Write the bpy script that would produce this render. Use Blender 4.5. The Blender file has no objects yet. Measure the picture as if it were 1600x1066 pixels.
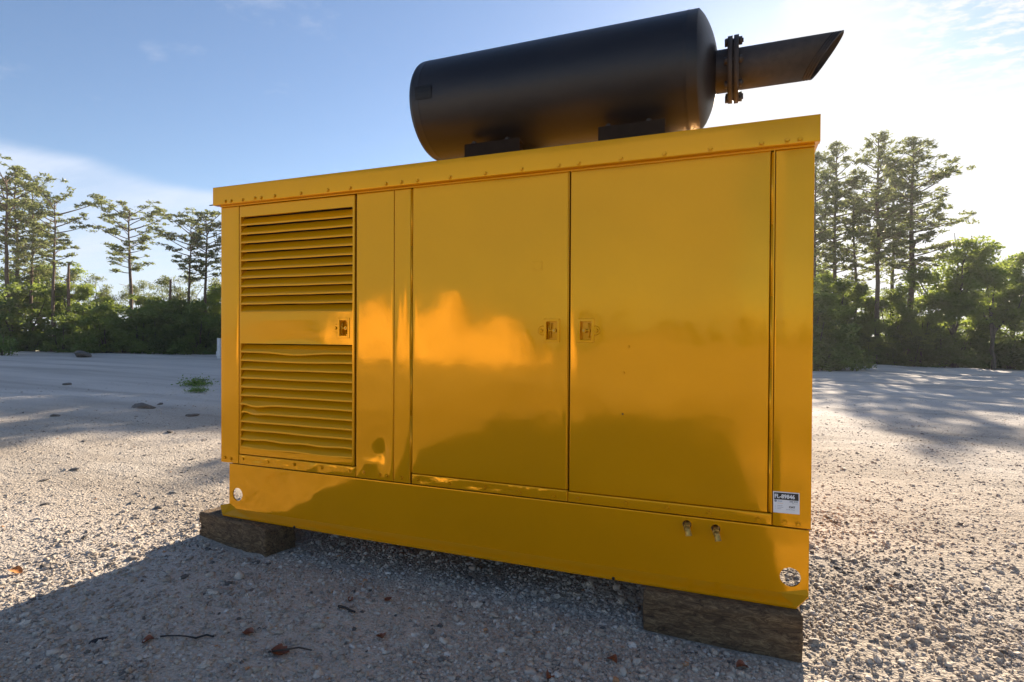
import bpy, bmesh, math, random
import numpy as np
from mathutils import Vector, Matrix

R = math.radians
scene = bpy.context.scene
col = scene.collection

# ------------------------------------------------------------------ camera, sky, sun, exposure
CAM = (3.0031, -2.6589, 1.1089)
YAW, PIT, ROL = 0.37811, -0.00954, 0.00528
cam = bpy.data.cameras.new("camera")
cam.sensor_width = 36.0
cam.lens = 36.0 * 900 / 1600
cam.clip_start = 0.05
cam.clip_end = 3000
cam_o = bpy.data.objects.new("camera", cam)
col.objects.link(cam_o)
fw = Vector((-math.sin(YAW) * math.cos(PIT), math.cos(YAW) * math.cos(PIT), math.sin(PIT)))
rt = Vector((math.cos(YAW), math.sin(YAW), 0))
up = rt.cross(fw)
rt2 = rt * math.cos(ROL) + up * math.sin(ROL)
up2 = -rt * math.sin(ROL) + up * math.cos(ROL)
m = Matrix.Identity(4)
for i in range(3):
    m[i][0] = rt2[i]; m[i][1] = up2[i]; m[i][2] = -fw[i]; m[i][3] = CAM[i]
cam_o.matrix_world = m
scene.camera = cam_o

SUN_EL = 21.5
SUN_AZ = 3.5          # degrees from +Y towards +X
scene.view_settings.view_transform = 'Standard'
scene.view_settings.look = 'None'
scene.view_settings.gamma = 1
scene.view_settings.use_curve_mapping = False
scene.view_settings.exposure = 1.5
scene.render.engine = 'CYCLES'
scene.render.resolution_x, scene.render.resolution_y = 1024, 682

world = bpy.data.worlds.new("World")
scene.world = world
world.use_nodes = True


def build_world():
    nt = world.node_tree
    nt.nodes.clear()
    N = nt.nodes.new
    L = nt.links.new
    out = N('ShaderNodeOutputWorld')
    bg = N('ShaderNodeBackground')
    bg.inputs['Strength'].default_value = 0.052
    sky = N('ShaderNodeTexSky')
    sky.sky_type = 'NISHITA'
    sky.sun_disc = False
    sky.sun_elevation = R(SUN_EL)
    sky.sun_rotation = R(SUN_AZ)
    sky.altitude = 0
    sky.air_density = 1.0
    sky.dust_density = 0.25
    sky.ozone_density = 2.0
    tc = N('ShaderNodeTexCoord')
    sep = N('ShaderNodeSeparateXYZ')
    L(tc.outputs['Generated'], sep.inputs[0])
    # cloud deck: direction projected on a high plane
    zc = N('ShaderNodeMath'); zc.operation = 'MAXIMUM'; zc.inputs[1].default_value = 0.0
    L(sep.outputs['Z'], zc.inputs[0])
    za = N('ShaderNodeMath'); za.operation = 'ADD'; za.inputs[1].default_value = 0.12
    L(zc.outputs[0], za.inputs[0])
    dx = N('ShaderNodeMath'); dx.operation = 'DIVIDE'
    dy = N('ShaderNodeMath'); dy.operation = 'DIVIDE'
    L(sep.outputs['X'], dx.inputs[0]); L(za.outputs[0], dx.inputs[1])
    L(sep.outputs['Y'], dy.inputs[0]); L(za.outputs[0], dy.inputs[1])
    cmb = N('ShaderNodeCombineXYZ')
    L(dx.outputs[0], cmb.inputs[0]); L(dy.outputs[0], cmb.inputs[1])

    def noise(scale, detail, rough, off, sc=(1, 1, 1), dist=0.0):
        mp = N('ShaderNodeMapping')
        mp.inputs['Location'].default_value = off
        mp.inputs['Scale'].default_value = sc
        L(cmb.outputs[0], mp.inputs[0])
        n = N('ShaderNodeTexNoise')
        n.inputs['Scale'].default_value = scale
        n.inputs['Detail'].default_value = detail
        n.inputs['Roughness'].default_value = rough
        n.inputs['Distortion'].default_value = dist
        L(mp.outputs[0], n.inputs['Vector'])
        return n.outputs['Fac']

    def ramp(src, lo, hi, v0=0.0, v1=1.0):
        mr = N('ShaderNodeMapRange')
        mr.interpolation_type = 'SMOOTHSTEP'
        mr.inputs['From Min'].default_value = lo
        mr.inputs['From Max'].default_value = hi
        mr.inputs['To Min'].default_value = v0
        mr.inputs['To Max'].default_value = v1
        L(src, mr.inputs['Value'])
        return mr.outputs['Result']

    def mul(a, b):
        mm = N('ShaderNodeMath'); mm.operation = 'MULTIPLY'
        for i, s in enumerate((a, b)):
            if isinstance(s, float): mm.inputs[i].default_value = s
            else: L(s, mm.inputs[i])
        return mm.outputs[0]

    def add(a, b):
        mm = N('ShaderNodeMath'); mm.operation = 'ADD'
        for i, s in enumerate((a, b)):
            if isinstance(s, float): mm.inputs[i].default_value = s
            else: L(s, mm.inputs[i])
        return mm.outputs[0]

    # bank of broken cloud to the right of the sun: bounded by azimuth (x/y) with a ragged edge
    az = N('ShaderNodeMath'); az.operation = 'ARCTAN2'
    L(sep.outputs['X'], az.inputs[0]); L(sep.outputs['Y'], az.inputs[1])
    n1 = noise(1.1, 9, 0.62, (3.1, 1.7, 0), dist=0.3)
    n1b = noise(14.0, 6, 0.65, (1.1, 4.7, 0), (1.0, 1.6, 1.0))
    edge = add(az.outputs[0], add(mul(n1, 0.6), -0.30))
    # the bank falls back to the right as it climbs
    edge = add(edge, mul(sep.outputs['Z'], -1.0))
    bank = ramp(edge, -0.43, -0.33)
    holes = ramp(n1b, 0.42, 0.60)
    high = mul(ramp(sep.outputs['Z'], 0.27, 0.38), ramp(az.outputs[0], 0.10, 0.28))
    inv = add(1.0, mul(high, -1.0))
    body = add(mul(holes, high), inv)
    behind = ramp(sep.outputs['Y'], -0.2, 0.3)
    bankf = mul(mul(bank, body), behind)
    # thin veil low on the left
    n2 = noise(0.55, 5, 0.5, (8.0, 2.0, 0), (0.7, 2.2, 1.0))
    slope = add(sep.outputs['Z'], mul(az.outputs[0], 0.09))
    veil_edge = add(slope, mul(n2, 0.06))
    veil = mul(ramp(veil_edge, 0.182, 0.160), ramp(az.outputs[0], -0.45, -0.8))
    n3 = noise(2.2, 7, 0.6, (0.3, 9.0, 0), (0.5, 1.6, 1.0))
    veilf = mul(veil, ramp(n3, 0.25, 0.75, 0.40, 0.85))
    # stray small clouds elsewhere in the sky
    n4 = noise(1.6, 8, 0.62, (5.5, 0.4, 0))
    strayf = mul(ramp(n4, 0.60, 0.74), 0.6)
    mx1 = N('ShaderNodeMixRGB'); mx1.inputs[2].default_value = (5.2, 5.9, 7.2, 1)
    L(veilf, mx1.inputs[0])
    tint = N('ShaderNodeMixRGB'); tint.blend_type = 'MULTIPLY'; tint.inputs[0].default_value = 1
    tint.inputs[2].default_value = (0.92, 0.98, 1.08, 1)
    L(sky.outputs[0], tint.inputs[1])
    L(tint.outputs[0], mx1.inputs[1])
    mx2 = N('ShaderNodeMixRGB'); mx2.inputs[2].default_value = (7.5, 7.4, 7.6, 1)
    L(mul(strayf, 0.35), mx2.inputs[0]); L(mx1.outputs[0], mx2.inputs[1])
    mx3 = N('ShaderNodeMixRGB'); mx3.inputs[2].default_value = (6.5, 6.55, 6.65, 1)
    L(mul(bankf, 0.93), mx3.inputs[0]); L(mx2.outputs[0], mx3.inputs[1])
    L(mx3.outputs[0], bg.inputs['Color'])
    L(bg.outputs[0], out.inputs[0])


build_world()

sun = bpy.data.lights.new("sun", 'SUN')
sun.energy = 5.0
sun.angle = R(0.55)
sun.color = (1.0, 0.83, 0.64)
sun_o = bpy.data.objects.new("sun", sun)
col.objects.link(sun_o)
sd = Vector((math.sin(R(SUN_AZ)) * math.cos(R(SUN_EL)), math.cos(R(SUN_AZ)) * math.cos(R(SUN_EL)), math.sin(R(SUN_EL))))
sun_o.rotation_euler = sd.to_track_quat('Z', 'Y').to_euler()
sun_o.location = (0, 20, 12)

# ------------------------------------------------------------------ helpers
rng = np.random.default_rng(11)
random.seed(11)


def vnoise(x, y, seed=0):
    x = np.asarray(x, float); y = np.asarray(y, float)
    g = np.random.default_rng(seed).random((256, 256))
    xi = np.floor(x).astype(int); yi = np.floor(y).astype(int)
    fx = x - xi; fy = y - yi
    fx = fx * fx * (3 - 2 * fx); fy = fy * fy * (3 - 2 * fy)
    a = g[xi % 256, yi % 256]; b = g[(xi + 1) % 256, yi % 256]
    c = g[xi % 256, (yi + 1) % 256]; d = g[(xi + 1) % 256, (yi + 1) % 256]
    return (a * (1 - fx) + b * fx) * (1 - fy) + (c * (1 - fx) + d * fx) * fy - 0.5


def sstep(x, a, b):
    t = np.clip((np.asarray(x, float) - a) / (b - a), 0, 1)
    return t * t * (3 - 2 * t)


def ground_z(x, y):
    x = np.asarray(x, float); y = np.asarray(y, float)
    z = -0.158 - 0.014 * 28 * np.tanh(x / 28)
    yy = np.clip(y - 7, 0, 60)
    z = z - 0.011 * yy
    far = np.hypot(x - 1.6, y - 0.5)
    near = 1 - sstep(far, 1.8, 6)
    z = z + vnoise(x * .35, y * .35, 1) * (0.10 * (1 - near) + 0.0)
    z = z + vnoise(x * 1.1 + 9, y * 1.1, 2) * (0.028 - 0.012 * near)
    z = z + vnoise(x * 4, y * 4, 3) * 0.012 + vnoise(x * 10, y * 10, 4) * 0.007
    # low windrow of scraped dirt along the foot of the trees
    z = z + 0.22 * np.exp(-((y - 33 - 1.5 * np.sin(x * .2)) / 1.6) ** 2) * (0.6 + vnoise(x * .8, y * .8, 5))
    return z


def gz(x, y):
    return float(ground_z(np.array([x]), np.array([y]))[0])


def at(px, D):
    """world x, y of a spot D metres deep that stands px pixels across"""
    lat = (px - 800) / 900 * D
    return (CAM[0] - math.sin(YAW) * D + math.cos(YAW) * lat, CAM[1] + math.cos(YAW) * D + math.sin(YAW) * lat)


def ztop(py, D):
    return CAM[2] + (521 - py) / 900 * D


def empty(name, loc, label=None, cat=None, group=None, rz=0.0):
    o = bpy.data.objects.new(name, None)
    o.empty_display_size = .2
    o.location = loc; o.rotation_euler = (0, 0, rz)
    col.objects.link(o)
    tag(o, label, cat, group)
    return o


def tag(o, label=None, cat=None, group=None, kind=None):
    if label: o['label'] = label
    if cat: o['category'] = cat
    if group: o['group'] = group
    if kind: o['kind'] = kind
    return o


def mesh_np(name, V, F, mat, smooth=False):
    """F: (n,3) or (n,4) int array"""
    me = bpy.data.meshes.new(name)
    V = np.asarray(V, np.float32); F = np.asarray(F, np.int32)
    me.vertices.add(len(V)); me.vertices.foreach_set('co', V.ravel())
    k = F.shape[1]
    me.loops.add(F.size); me.loops.foreach_set('vertex_index', F.ravel())
    me.polygons.add(len(F))
    me.polygons.foreach_set('loop_start', np.arange(0, F.size, k, dtype=np.int32))
    me.polygons.foreach_set('loop_total', np.full(len(F), k, np.int32))
    if smooth: me.polygons.foreach_set('use_smooth', np.ones(len(F), bool))
    me.update(calc_edges=True)
    if mat: me.materials.append(mat)
    return me


def link(name, me, parent=None, loc=None, rot=None):
    o = bpy.data.objects.new(name, me)
    col.objects.link(o)
    if parent: o.parent = parent
    if loc is not None: o.location = loc
    if rot is not None: o.rotation_euler = rot
    return o


def bm_obj(name, bm, mat, parent=None, smooth=False, recalc=True):
    if recalc: bmesh.ops.recalc_face_normals(bm, faces=bm.faces[:])
    me = bpy.data.meshes.new(name)
    bm.to_mesh(me); bm.free()
    if smooth:
        for p in me.polygons: p.use_smooth = True
    mats = mat if isinstance(mat, (list, tuple)) else [mat]
    for mm in mats: me.materials.append(mm)
    return link(name, me, parent)


def add_box(bm, x0, x1, y0, y1, z0, z1, bev=0.0, seg=2, mi=0):
    r = bmesh.ops.create_cube(bm, size=1)
    vs = r['verts']
    for v in vs:
        v.co = Vector(((x0 + x1) / 2 + v.co.x * (x1 - x0), (y0 + y1) / 2 + v.co.y * (y1 - y0), (z0 + z1) / 2 + v.co.z * (z1 - z0)))
    fs = set()
    for v in vs: fs.update(v.link_faces)
    for f in fs: f.material_index = mi
    if bev:
        es = set()
        for v in vs: es.update(v.link_edges)
        r = bmesh.ops.bevel(bm, geom=list(es), offset=bev, segments=seg, profile=.5, affect='EDGES')
        for f in r['faces']: f.material_index = mi


def add_cyl(bm, p0, p1, r0, r1=None, n=20, cap=True, mi=0):
    r1 = r0 if r1 is None else r1
    p0 = Vector(p0); p1 = Vector(p1)
    d = (p1 - p0).normalized()
    a = d.orthogonal().normalized(); b = d.cross(a)
    v0 = []; v1 = []
    for i in range(n):
        t = 2 * math.pi * i / n
        o = a * math.cos(t) + b * math.sin(t)
        v0.append(bm.verts.new(p0 + o * r0)); v1.append(bm.verts.new(p1 + o * r1))
    for i in range(n):
        f = bm.faces.new((v0[i], v0[(i + 1) % n], v1[(i + 1) % n], v1[i])); f.material_index = mi; f.smooth = True
    if cap:
        f = bm.faces.new(v0[::-1]); f.material_index = mi
        f = bm.faces.new(v1); f.material_index = mi


def revolve_x(prof, n, yc, zc):
    """prof: list of (x, r); axis along X at yc, zc"""
    V = []; F = []
    for (x, r) in prof:
        for i in range(n):
            t = 2 * math.pi * i / n
            V.append((x, yc + r * math.cos(t), zc + r * math.sin(t)))
    for j in range(len(prof) - 1):
        for i in range(n):
            a = j * n + i; b = j * n + (i + 1) % n
            F.append((a, a + n, b + n, b))
    return np.array(V), np.array(F)


# ------------------------------------------------------------------ materials
def mat_new(name):
    mt = bpy.data.materials.new(name)
    mt.use_nodes = True
    nt = mt.node_tree
    return mt, nt, nt.nodes['Principled BSDF']


def n_noise(nt, scale, detail=4, rough=.55, coord='Object', sc=(1, 1, 1), dist=0.0):
    tc = nt.nodes.new('ShaderNodeTexCoord')
    mp = nt.nodes.new('ShaderNodeMapping'); mp.inputs['Scale'].default_value = sc
    nt.links.new(tc.outputs[coord], mp.inputs[0])
    n = nt.nodes.new('ShaderNodeTexNoise')
    n.inputs['Scale'].default_value = scale; n.inputs['Detail'].default_value = detail
    n.inputs['Roughness'].default_value = rough; n.inputs['Distortion'].default_value = dist
    nt.links.new(mp.outputs[0], n.inputs['Vector'])
    return n


def n_ramp(nt, src, stops):
    r = nt.nodes.new('ShaderNodeValToRGB')
    e = r.color_ramp.elements
    while len(e) < len(stops): e.new(.5)
    for i, (p, c) in enumerate(stops):
        e[i].position = p; e[i].color = (*c, 1) if len(c) == 3 else c
    nt.links.new(src, r.inputs[0])
    return r.outputs[0]


def n_bump(nt, src, dist, strength=1.0, prev=None):
    b = nt.nodes.new('ShaderNodeBump')
    b.inputs['Distance'].default_value = dist; b.inputs['Strength'].default_value = strength
    nt.links.new(src, b.inputs['Height'])
    if prev is not None: nt.links.new(prev, b.inputs['Normal'])
    return b.outputs[0]


def paint_mat(name, orange=0.0035, lowwave=0.0, metal=.33, rough=.09, base=(0.78, 0.344, 0.0005)):
    mt, nt, p = mat_new(name)
    n = n_noise(nt, 1.3, 3)
    c = n_ramp(nt, n.outputs['Fac'], [(.3, tuple(v * .95 for v in base)), (.7, tuple(min(1, v * 1.05) for v in base))])
    nt.links.new(c, p.inputs['Base Color'])
    p.inputs['Metallic'].default_value = metal
    p.inputs['Roughness'].default_value = rough
    p.inputs['Coat Weight'].default_value = 0.22
    p.inputs['Specular IOR Level'].default_value = 0.12
    p.inputs['Coat Roughness'].default_value = 0.04
    p.inputs['Coat IOR'].default_value = 1.5
    w = n_noise(nt, 60, 2, .5)               # orange peel and brush grain
    b = n_bump(nt, w.outputs['Fac'], 0.00012, .5)
    w2 = n_noise(nt, 5.5, 2, .5)
    b = n_bump(nt, w2.outputs['Fac'], orange, .5, b)
    if lowwave:
        w3 = n_noise(nt, 17, 2, .5, sc=(1, 1, 1.6))
        b = n_bump(nt, w3.outputs['Fac'], lowwave, .6, b)
    nt.links.new(b, p.inputs['Normal']); nt.links.new(b, p.inputs['Coat Normal'])
    # faint dust that dulls the gloss in patches
    d = n_noise(nt, 2.6, 5, .6)
    rr = nt.nodes.new('ShaderNodeMapRange'); rr.inputs['From Min'].default_value = .4; rr.inputs['From Max'].default_value = .75
    rr.inputs['To Min'].default_value = .035; rr.inputs['To Max'].default_value = .10
    nt.links.new(d.outputs['Fac'], rr.inputs['Value']); nt.links.new(rr.outputs[0], p.inputs['Coat Roughness'])
    return mt


M_PAINT = paint_mat('yellow_paint', orange=.0022)
M_PAINT_W = paint_mat('yellow_paint_wavy', orange=.003, lowwave=.006)
M_SLAT = paint_mat('yellow_paint_slat', orange=.001, rough=.22, metal=.22)


def simple_mat(name, colr, rough=.6, metal=0.0, nscale=20, var=.15, bump=0.0, coat=0.0):
    mt, nt, p = mat_new(name)
    n = n_noise(nt, nscale, 5)
    c = n_ramp(nt, n.outputs['Fac'], [(.3, tuple(v * (1 - var) for v in colr)), (.7, tuple(min(1, v * (1 + var)) for v in colr))])
    nt.links.new(c, p.inputs['Base Color'])
    p.inputs['Roughness'].default_value = rough; p.inputs['Metallic'].default_value = metal
    p.inputs['Coat Weight'].default_value = coat
    if bump:
        nt.links.new(n_bump(nt, n.outputs['Fac'], bump), p.inputs['Normal'])
    return mt


M_DARK = simple_mat('dark_interior', (.012, .010, .008), .8)
M_BLACK = simple_mat('black_satin_paint', (.018, .018, .020), .38, nscale=7, var=.25, bump=.0006)
M_BLACK2 = simple_mat('black_rusty_steel', (.030, .022, .018), .62, nscale=30, var=.3, bump=.0005)
M_MATTE = simple_mat('matte_black', (.020, .014, .010), .95)
M_MATTE.node_tree.nodes['Principled BSDF'].inputs['Specular IOR Level'].default_value = .15
M_STEEL = simple_mat('zinc_steel', (.35, .33, .28), .35, .8)
M_BRASS = simple_mat('old_brass', (.48, .30, .07), .4, .5, nscale=60, var=.4)
M_WHITE = simple_mat('label_white', (.78, .78, .80), .35, var=.03)
M_INK = simple_mat('label_black', (.012, .012, .015), .35, var=.05)
M_GREY = simple_mat('label_grey', (.25, .26, .30), .4, var=.05)
M_BLUE = simple_mat('label_blue', (.16, .27, .42), .4, var=.05)
M_ORANGE = simple_mat('label_orange', (.75, .38, .12), .4, var=.05)
M_LEAFDRY = simple_mat('dry_leaf', (.19, .055, .022), .55, nscale=25, var=.4, bump=.003)
M_LEAFORG = simple_mat('orange_leaf', (.50, .20, .05), .6, nscale=25, var=.3, bump=.003)
M_STICK = simple_mat('dark_stick', (.05, .04, .033), .8, nscale=40, var=.4, bump=.004)
M_CHAR = simple_mat('black_stick', (.012, .012, .014), .6, nscale=40, var=.3, bump=.004)


def muffler_mat():
    mt, nt, p = mat_new('muffler_black')
    n = n_noise(nt, 2.2, 6, .6, sc=(.5, 1, 1))
    c = n_ramp(nt, n.outputs['Fac'], [(.25, (.007, .007, .010)), (.5, (.013, .012, .014)), (.8, (.030, .023, .019))])
    nt.links.new(c, p.inputs['Base Color'])
    p.inputs['Specular IOR Level'].default_value = .4
    r = nt.nodes.new('ShaderNodeMapRange'); r.inputs['To Min'].default_value = .30; r.inputs['To Max'].default_value = .52
    nt.links.new(n.outputs['Fac'], r.inputs['Value']); nt.links.new(r.outputs[0], p.inputs['Roughness'])
    n2 = n_noise(nt, 120, 3)
    b = n_bump(nt, n2.outputs['Fac'], .0008, .6)
    n3 = n_noise(nt, 5, 3)
    b = n_bump(nt, n3.outputs['Fac'], .008, .5, b)
    nt.links.new(b, p.inputs['Normal'])
    return mt


M_MUF = muffler_mat()


def wood_mat():
    mt, nt, p = mat_new('weathered_timber')
    n = n_noise(nt, 26, 12, .85, sc=(.55, 1.8, 1.8), dist=1.2)
    c = n_ramp(nt, n.outputs['Fac'], [(.36, (.025, .016, .010)), (.45, (.13, .082, .045)), (.54, (.27, .18, .095)), (.64, (.52, .38, .20))])
    nt.links.new(c, p.inputs['Base Color'])
    p.inputs['Roughness'].default_value = .9
    n2 = n_noise(nt, 60, 8, .8, sc=(.3, 3, 3))
    b = n_bump(nt, n.outputs['Fac'], .03, 1.0)
    b = n_bump(nt, n2.outputs['Fac'], .006, .8, b)
    nt.links.new(b, p.inputs['Normal'])
    return mt


M_WOOD = wood_mat()


def ground_mat():
    mt, nt, p = mat_new('limestone_gravel')
    L = nt.links.new
    big = n_noise(nt, .35, 5, .6)
    c = n_ramp(nt, big.outputs['Fac'], [(.3, (.38, .33, .265)), (.52, (.465, .41, .34)), (.72, (.54, .49, .42))])
    fine = n_noise(nt, 55, 7, .7)
    cf = n_ramp(nt, fine.outputs['Fac'], [(.32, (.48, .48, .48)), (.5, (.88, .88, .88)), (.68, (1.2, 1.2, 1.2))])
    mx = nt.nodes.new('ShaderNodeMixRGB'); mx.blend_type = 'MULTIPLY'; mx.inputs[0].default_value = 1
    L(c, mx.inputs[1]); L(cf, mx.inputs[2])
    # dark specks: scattered debris and bark
    sp = n_noise(nt, 9, 6, .75)
    sm = n_ramp(nt, sp.outputs['Fac'], [(.62, (0, 0, 0)), (.70, (1, 1, 1))])
    patch = n_noise(nt, .8, 4, .6)
    pm = n_ramp(nt, patch.outputs['Fac'], [(.42, (0, 0, 0)), (.62, (1, 1, 1))])
    mm = nt.nodes.new('ShaderNodeMath'); mm.operation = 'MULTIPLY'
    L(sm, mm.inputs[0]); L(pm, mm.inputs[1])
    mx2 = nt.nodes.new('ShaderNodeMixRGB'); mx2.inputs[2].default_value = (.10, .085, .065, 1)
    m3 = nt.nodes.new('ShaderNodeMath'); m3.operation = 'MULTIPLY'; m3.inputs[1].default_value = .75
    L(mm.outputs[0], m3.inputs[0]); L(m3.outputs[0], mx2.inputs[0]); L(mx.outputs[0], mx2.inputs[1])
    # packed pale wheel tracks, long in X
    tr = n_noise(nt, .5, 3, .5, sc=(.12, 1, 1))
    tm = n_ramp(nt, tr.outputs['Fac'], [(.55, (0, 0, 0)), (.66, (1, 1, 1))])
    m4 = nt.nodes.new('ShaderNodeMath'); m4.operation = 'MULTIPLY'; m4.inputs[1].default_value = .5
    L(tm, m4.inputs[0])
    mx3 = nt.nodes.new('ShaderNodeMixRGB'); mx3.inputs[2].default_value = (.56, .52, .47, 1)
    L(m4.outputs[0], mx3.inputs[0]); L(mx2.outputs[0], mx3.inputs[1])
    # paler away from the generator: grazing sky reflection put into the ground colour
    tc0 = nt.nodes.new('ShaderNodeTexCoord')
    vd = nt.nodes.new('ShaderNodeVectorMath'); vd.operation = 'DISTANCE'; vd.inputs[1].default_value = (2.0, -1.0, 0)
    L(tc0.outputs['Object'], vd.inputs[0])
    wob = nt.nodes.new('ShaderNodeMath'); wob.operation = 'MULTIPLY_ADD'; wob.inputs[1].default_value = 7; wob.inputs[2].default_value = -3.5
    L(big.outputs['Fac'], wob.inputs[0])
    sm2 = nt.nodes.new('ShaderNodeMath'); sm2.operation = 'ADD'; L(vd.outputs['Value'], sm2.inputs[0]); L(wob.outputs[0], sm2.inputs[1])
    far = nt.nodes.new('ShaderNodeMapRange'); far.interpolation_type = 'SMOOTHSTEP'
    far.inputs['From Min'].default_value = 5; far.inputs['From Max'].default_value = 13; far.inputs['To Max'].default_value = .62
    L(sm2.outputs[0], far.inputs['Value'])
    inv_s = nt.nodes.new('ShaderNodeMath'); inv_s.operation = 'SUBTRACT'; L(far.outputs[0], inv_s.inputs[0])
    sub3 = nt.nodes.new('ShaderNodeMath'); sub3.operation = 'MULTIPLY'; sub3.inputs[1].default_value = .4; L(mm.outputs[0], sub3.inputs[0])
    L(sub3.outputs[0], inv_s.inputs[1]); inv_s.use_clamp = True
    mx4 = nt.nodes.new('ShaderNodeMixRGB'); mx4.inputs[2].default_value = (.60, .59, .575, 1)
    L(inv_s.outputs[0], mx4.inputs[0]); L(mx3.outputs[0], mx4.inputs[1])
    rt_ = n_noise(nt, .9, 5, .6, sc=(.10, 1, 1), dist=.25)
    rc = n_ramp(nt, rt_.outputs['Fac'], [(.38, (.80, .79, .78)), (.5, (1, 1, 1)), (.62, (1.12, 1.11, 1.10))])
    mx5 = nt.nodes.new('ShaderNodeMixRGB'); mx5.blend_type = 'MULTIPLY'; mx5.inputs[0].default_value = 1
    L(mx4.outputs[0], mx5.inputs[1]); L(rc, mx5.inputs[2])
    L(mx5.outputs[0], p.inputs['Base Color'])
    p.inputs['Roughness'].default_value = .95
    p.inputs['Specular IOR Level'].default_value = .2
    v = nt.nodes.new('ShaderNodeTexVoronoi'); v.inputs['Scale'].default_value = 70
    tc = nt.nodes.new('ShaderNodeTexCoord'); L(tc.outputs['Object'], v.inputs['Vector'])
    v2 = nt.nodes.new('ShaderNodeTexVoronoi'); v2.inputs['Scale'].default_value = 22
    L(tc.outputs['Object'], v2.inputs['Vector'])
    inv = nt.nodes.new('ShaderNodeMath'); inv.operation = 'SUBTRACT'; inv.inputs[0].default_value = 1; L(v.outputs['Distance'], inv.inputs[1])
    inv2 = nt.nodes.new('ShaderNodeMath'); inv2.operation = 'SUBTRACT'; inv2.inputs[0].default_value = 1; L(v2.outputs['Distance'], inv2.inputs[1])
    b = n_bump(nt, inv.outputs[0], .008, .9)
    b = n_bump(nt, inv2.outputs[0], .010, .6, b)
    b = n_bump(nt, fine.outputs['Fac'], .008, .8, b)
    mid = n_noise(nt, 3.5, 6, .7)
    b = n_bump(nt, mid.outputs['Fac'], .035, .8, b)
    L(b, p.inputs['Normal'])
    return mt


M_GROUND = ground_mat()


def stone_mat():
    mt, nt, p = mat_new('stone')
    at_ = nt.nodes.new('ShaderNodeAttribute'); at_.attribute_type = 'INSTANCER'; at_.attribute_name = 'tone'
    c = n_ramp(nt, at_.outputs['Fac'], [(0, (.10, .095, .09)), (.12, (.24, .22, .20)), (.45, (.41, .355, .295)), (.8, (.51, .465, .405)), (.97, (.62, .60, .57)), (1, (.45, .25, .13))])
    n = n_noise(nt, 3, 5)
    mx = nt.nodes.new('ShaderNodeMixRGB'); mx.blend_type = 'MULTIPLY'; mx.inputs[0].default_value = .7
    cc = n_ramp(nt, n.outputs['Fac'], [(.3, (.7, .7, .7)), (.7, (1.15, 1.13, 1.1))])
    nt.links.new(c, mx.inputs[1]); nt.links.new(cc, mx.inputs[2])
    nt.links.new(mx.outputs[0], p.inputs['Base Color'])
    p.inputs['Roughness'].default_value = .85
    p.inputs['Specular IOR Level'].default_value = .3
    return mt


M_STONE = stone_mat()


def leaf_mat(name, dark, light, trans, tfac=.45, nscale=.9):
    mt, nt, p = mat_new(name)
    L = nt.links.new
    n = n_noise(nt, nscale, 4, .6)
    oi = nt.nodes.new('ShaderNodeObjectInfo')
    ad = nt.nodes.new('ShaderNodeMath'); ad.operation = 'MULTIPLY_ADD'; ad.inputs[1].default_value = .60; ad.inputs[2].default_value = -.28
    L(oi.outputs['Random'], ad.inputs[0])
    a2 = nt.nodes.new('ShaderNodeMath'); a2.operation = 'ADD'; L(ad.outputs[0], a2.inputs[0]); L(n.outputs['Fac'], a2.inputs[1])
    c = n_ramp(nt, a2.outputs[0], [(.3, dark), (.7, light)])
    L(c, p.inputs['Base Color'])
    p.inputs['Roughness'].default_value = .5
    p.inputs['Specular IOR Level'].default_value = .3
    t = nt.nodes.new('ShaderNodeBsdfTranslucent'); t.inputs['Color'].default_value = (*trans, 1)
    ms = nt.nodes.new('ShaderNodeMixShader'); ms.inputs[0].default_value = tfac
    L(p.outputs[0], ms.inputs[1]); L(t.outputs[0], ms.inputs[2])
    L(ms.outputs[0], nt.nodes['Material Output'].inputs['Surface'])
    return mt


M_PINE = leaf_mat('pine_needles', (.065, .085, .035), (.16, .18, .07), (.28, .32, .10), .45)
M_BROAD = leaf_mat('broad_leaves', (.055, .095, .022), (.14, .20, .045), (.36, .45, .07), .52)
M_AIRY = leaf_mat('airy_leaves', (.08, .105, .05), (.17, .20, .09), (.30, .34, .12), .45)
M_BUSH = leaf_mat('bush_leaves', (.042, .070, .022), (.12, .17, .045), (.26, .34, .06), .46)
M_WEED = leaf_mat('bright_weed', (.07, .13, .03), (.13, .22, .05), (.20, .30, .05), .4)
M_BARK = simple_mat('pine_bark', (.13, .088, .062), .9, nscale=6, var=.35)
M_BARKD = simple_mat('grey_bark', (.085, .070, .055), .9, nscale=6, var=.35)
M_DEAD = simple_mat('dead_reddish_bark', (.17, .105, .07), .9, nscale=6, var=.3)
M_REFLECT_MOUND = simple_mat('reflection_mound_pale', (.74, .61, .42), .95, nscale=3, var=.2)  # added mound's colour, kept bright for the door reflection
M_POST = simple_mat('post_white', (.62, .62, .60), .6, var=.1)

# ------------------------------------------------------------------ ground
def build_ground():
    n = 620
    s = np.linspace(-1, 1, n)
    k = 6.6

    def warp(c, a):
        return c + np.sign(s) * a * (np.exp(k * np.abs(s)) - 1)
    xs = warp(1.6, 1.25); ys = warp(0.2, 1.25)
    X, Y = np.meshgrid(xs, ys, indexing='ij')
    Z = ground_z(X, Y)
    V = np.stack([X.ravel(), Y.ravel(), Z.ravel()], -1)
    i = np.arange(n - 1)
    I, J = np.meshgrid(i, i, indexing='ij')
    a = (I * n + J).ravel()
    F = np.stack([a, a + n, a + n + 1, a + 1], -1)
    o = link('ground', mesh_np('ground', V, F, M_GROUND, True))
    tag(o, kind='structure', label='pale limestone gravel lot stretching to the tree line')


build_ground()


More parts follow.
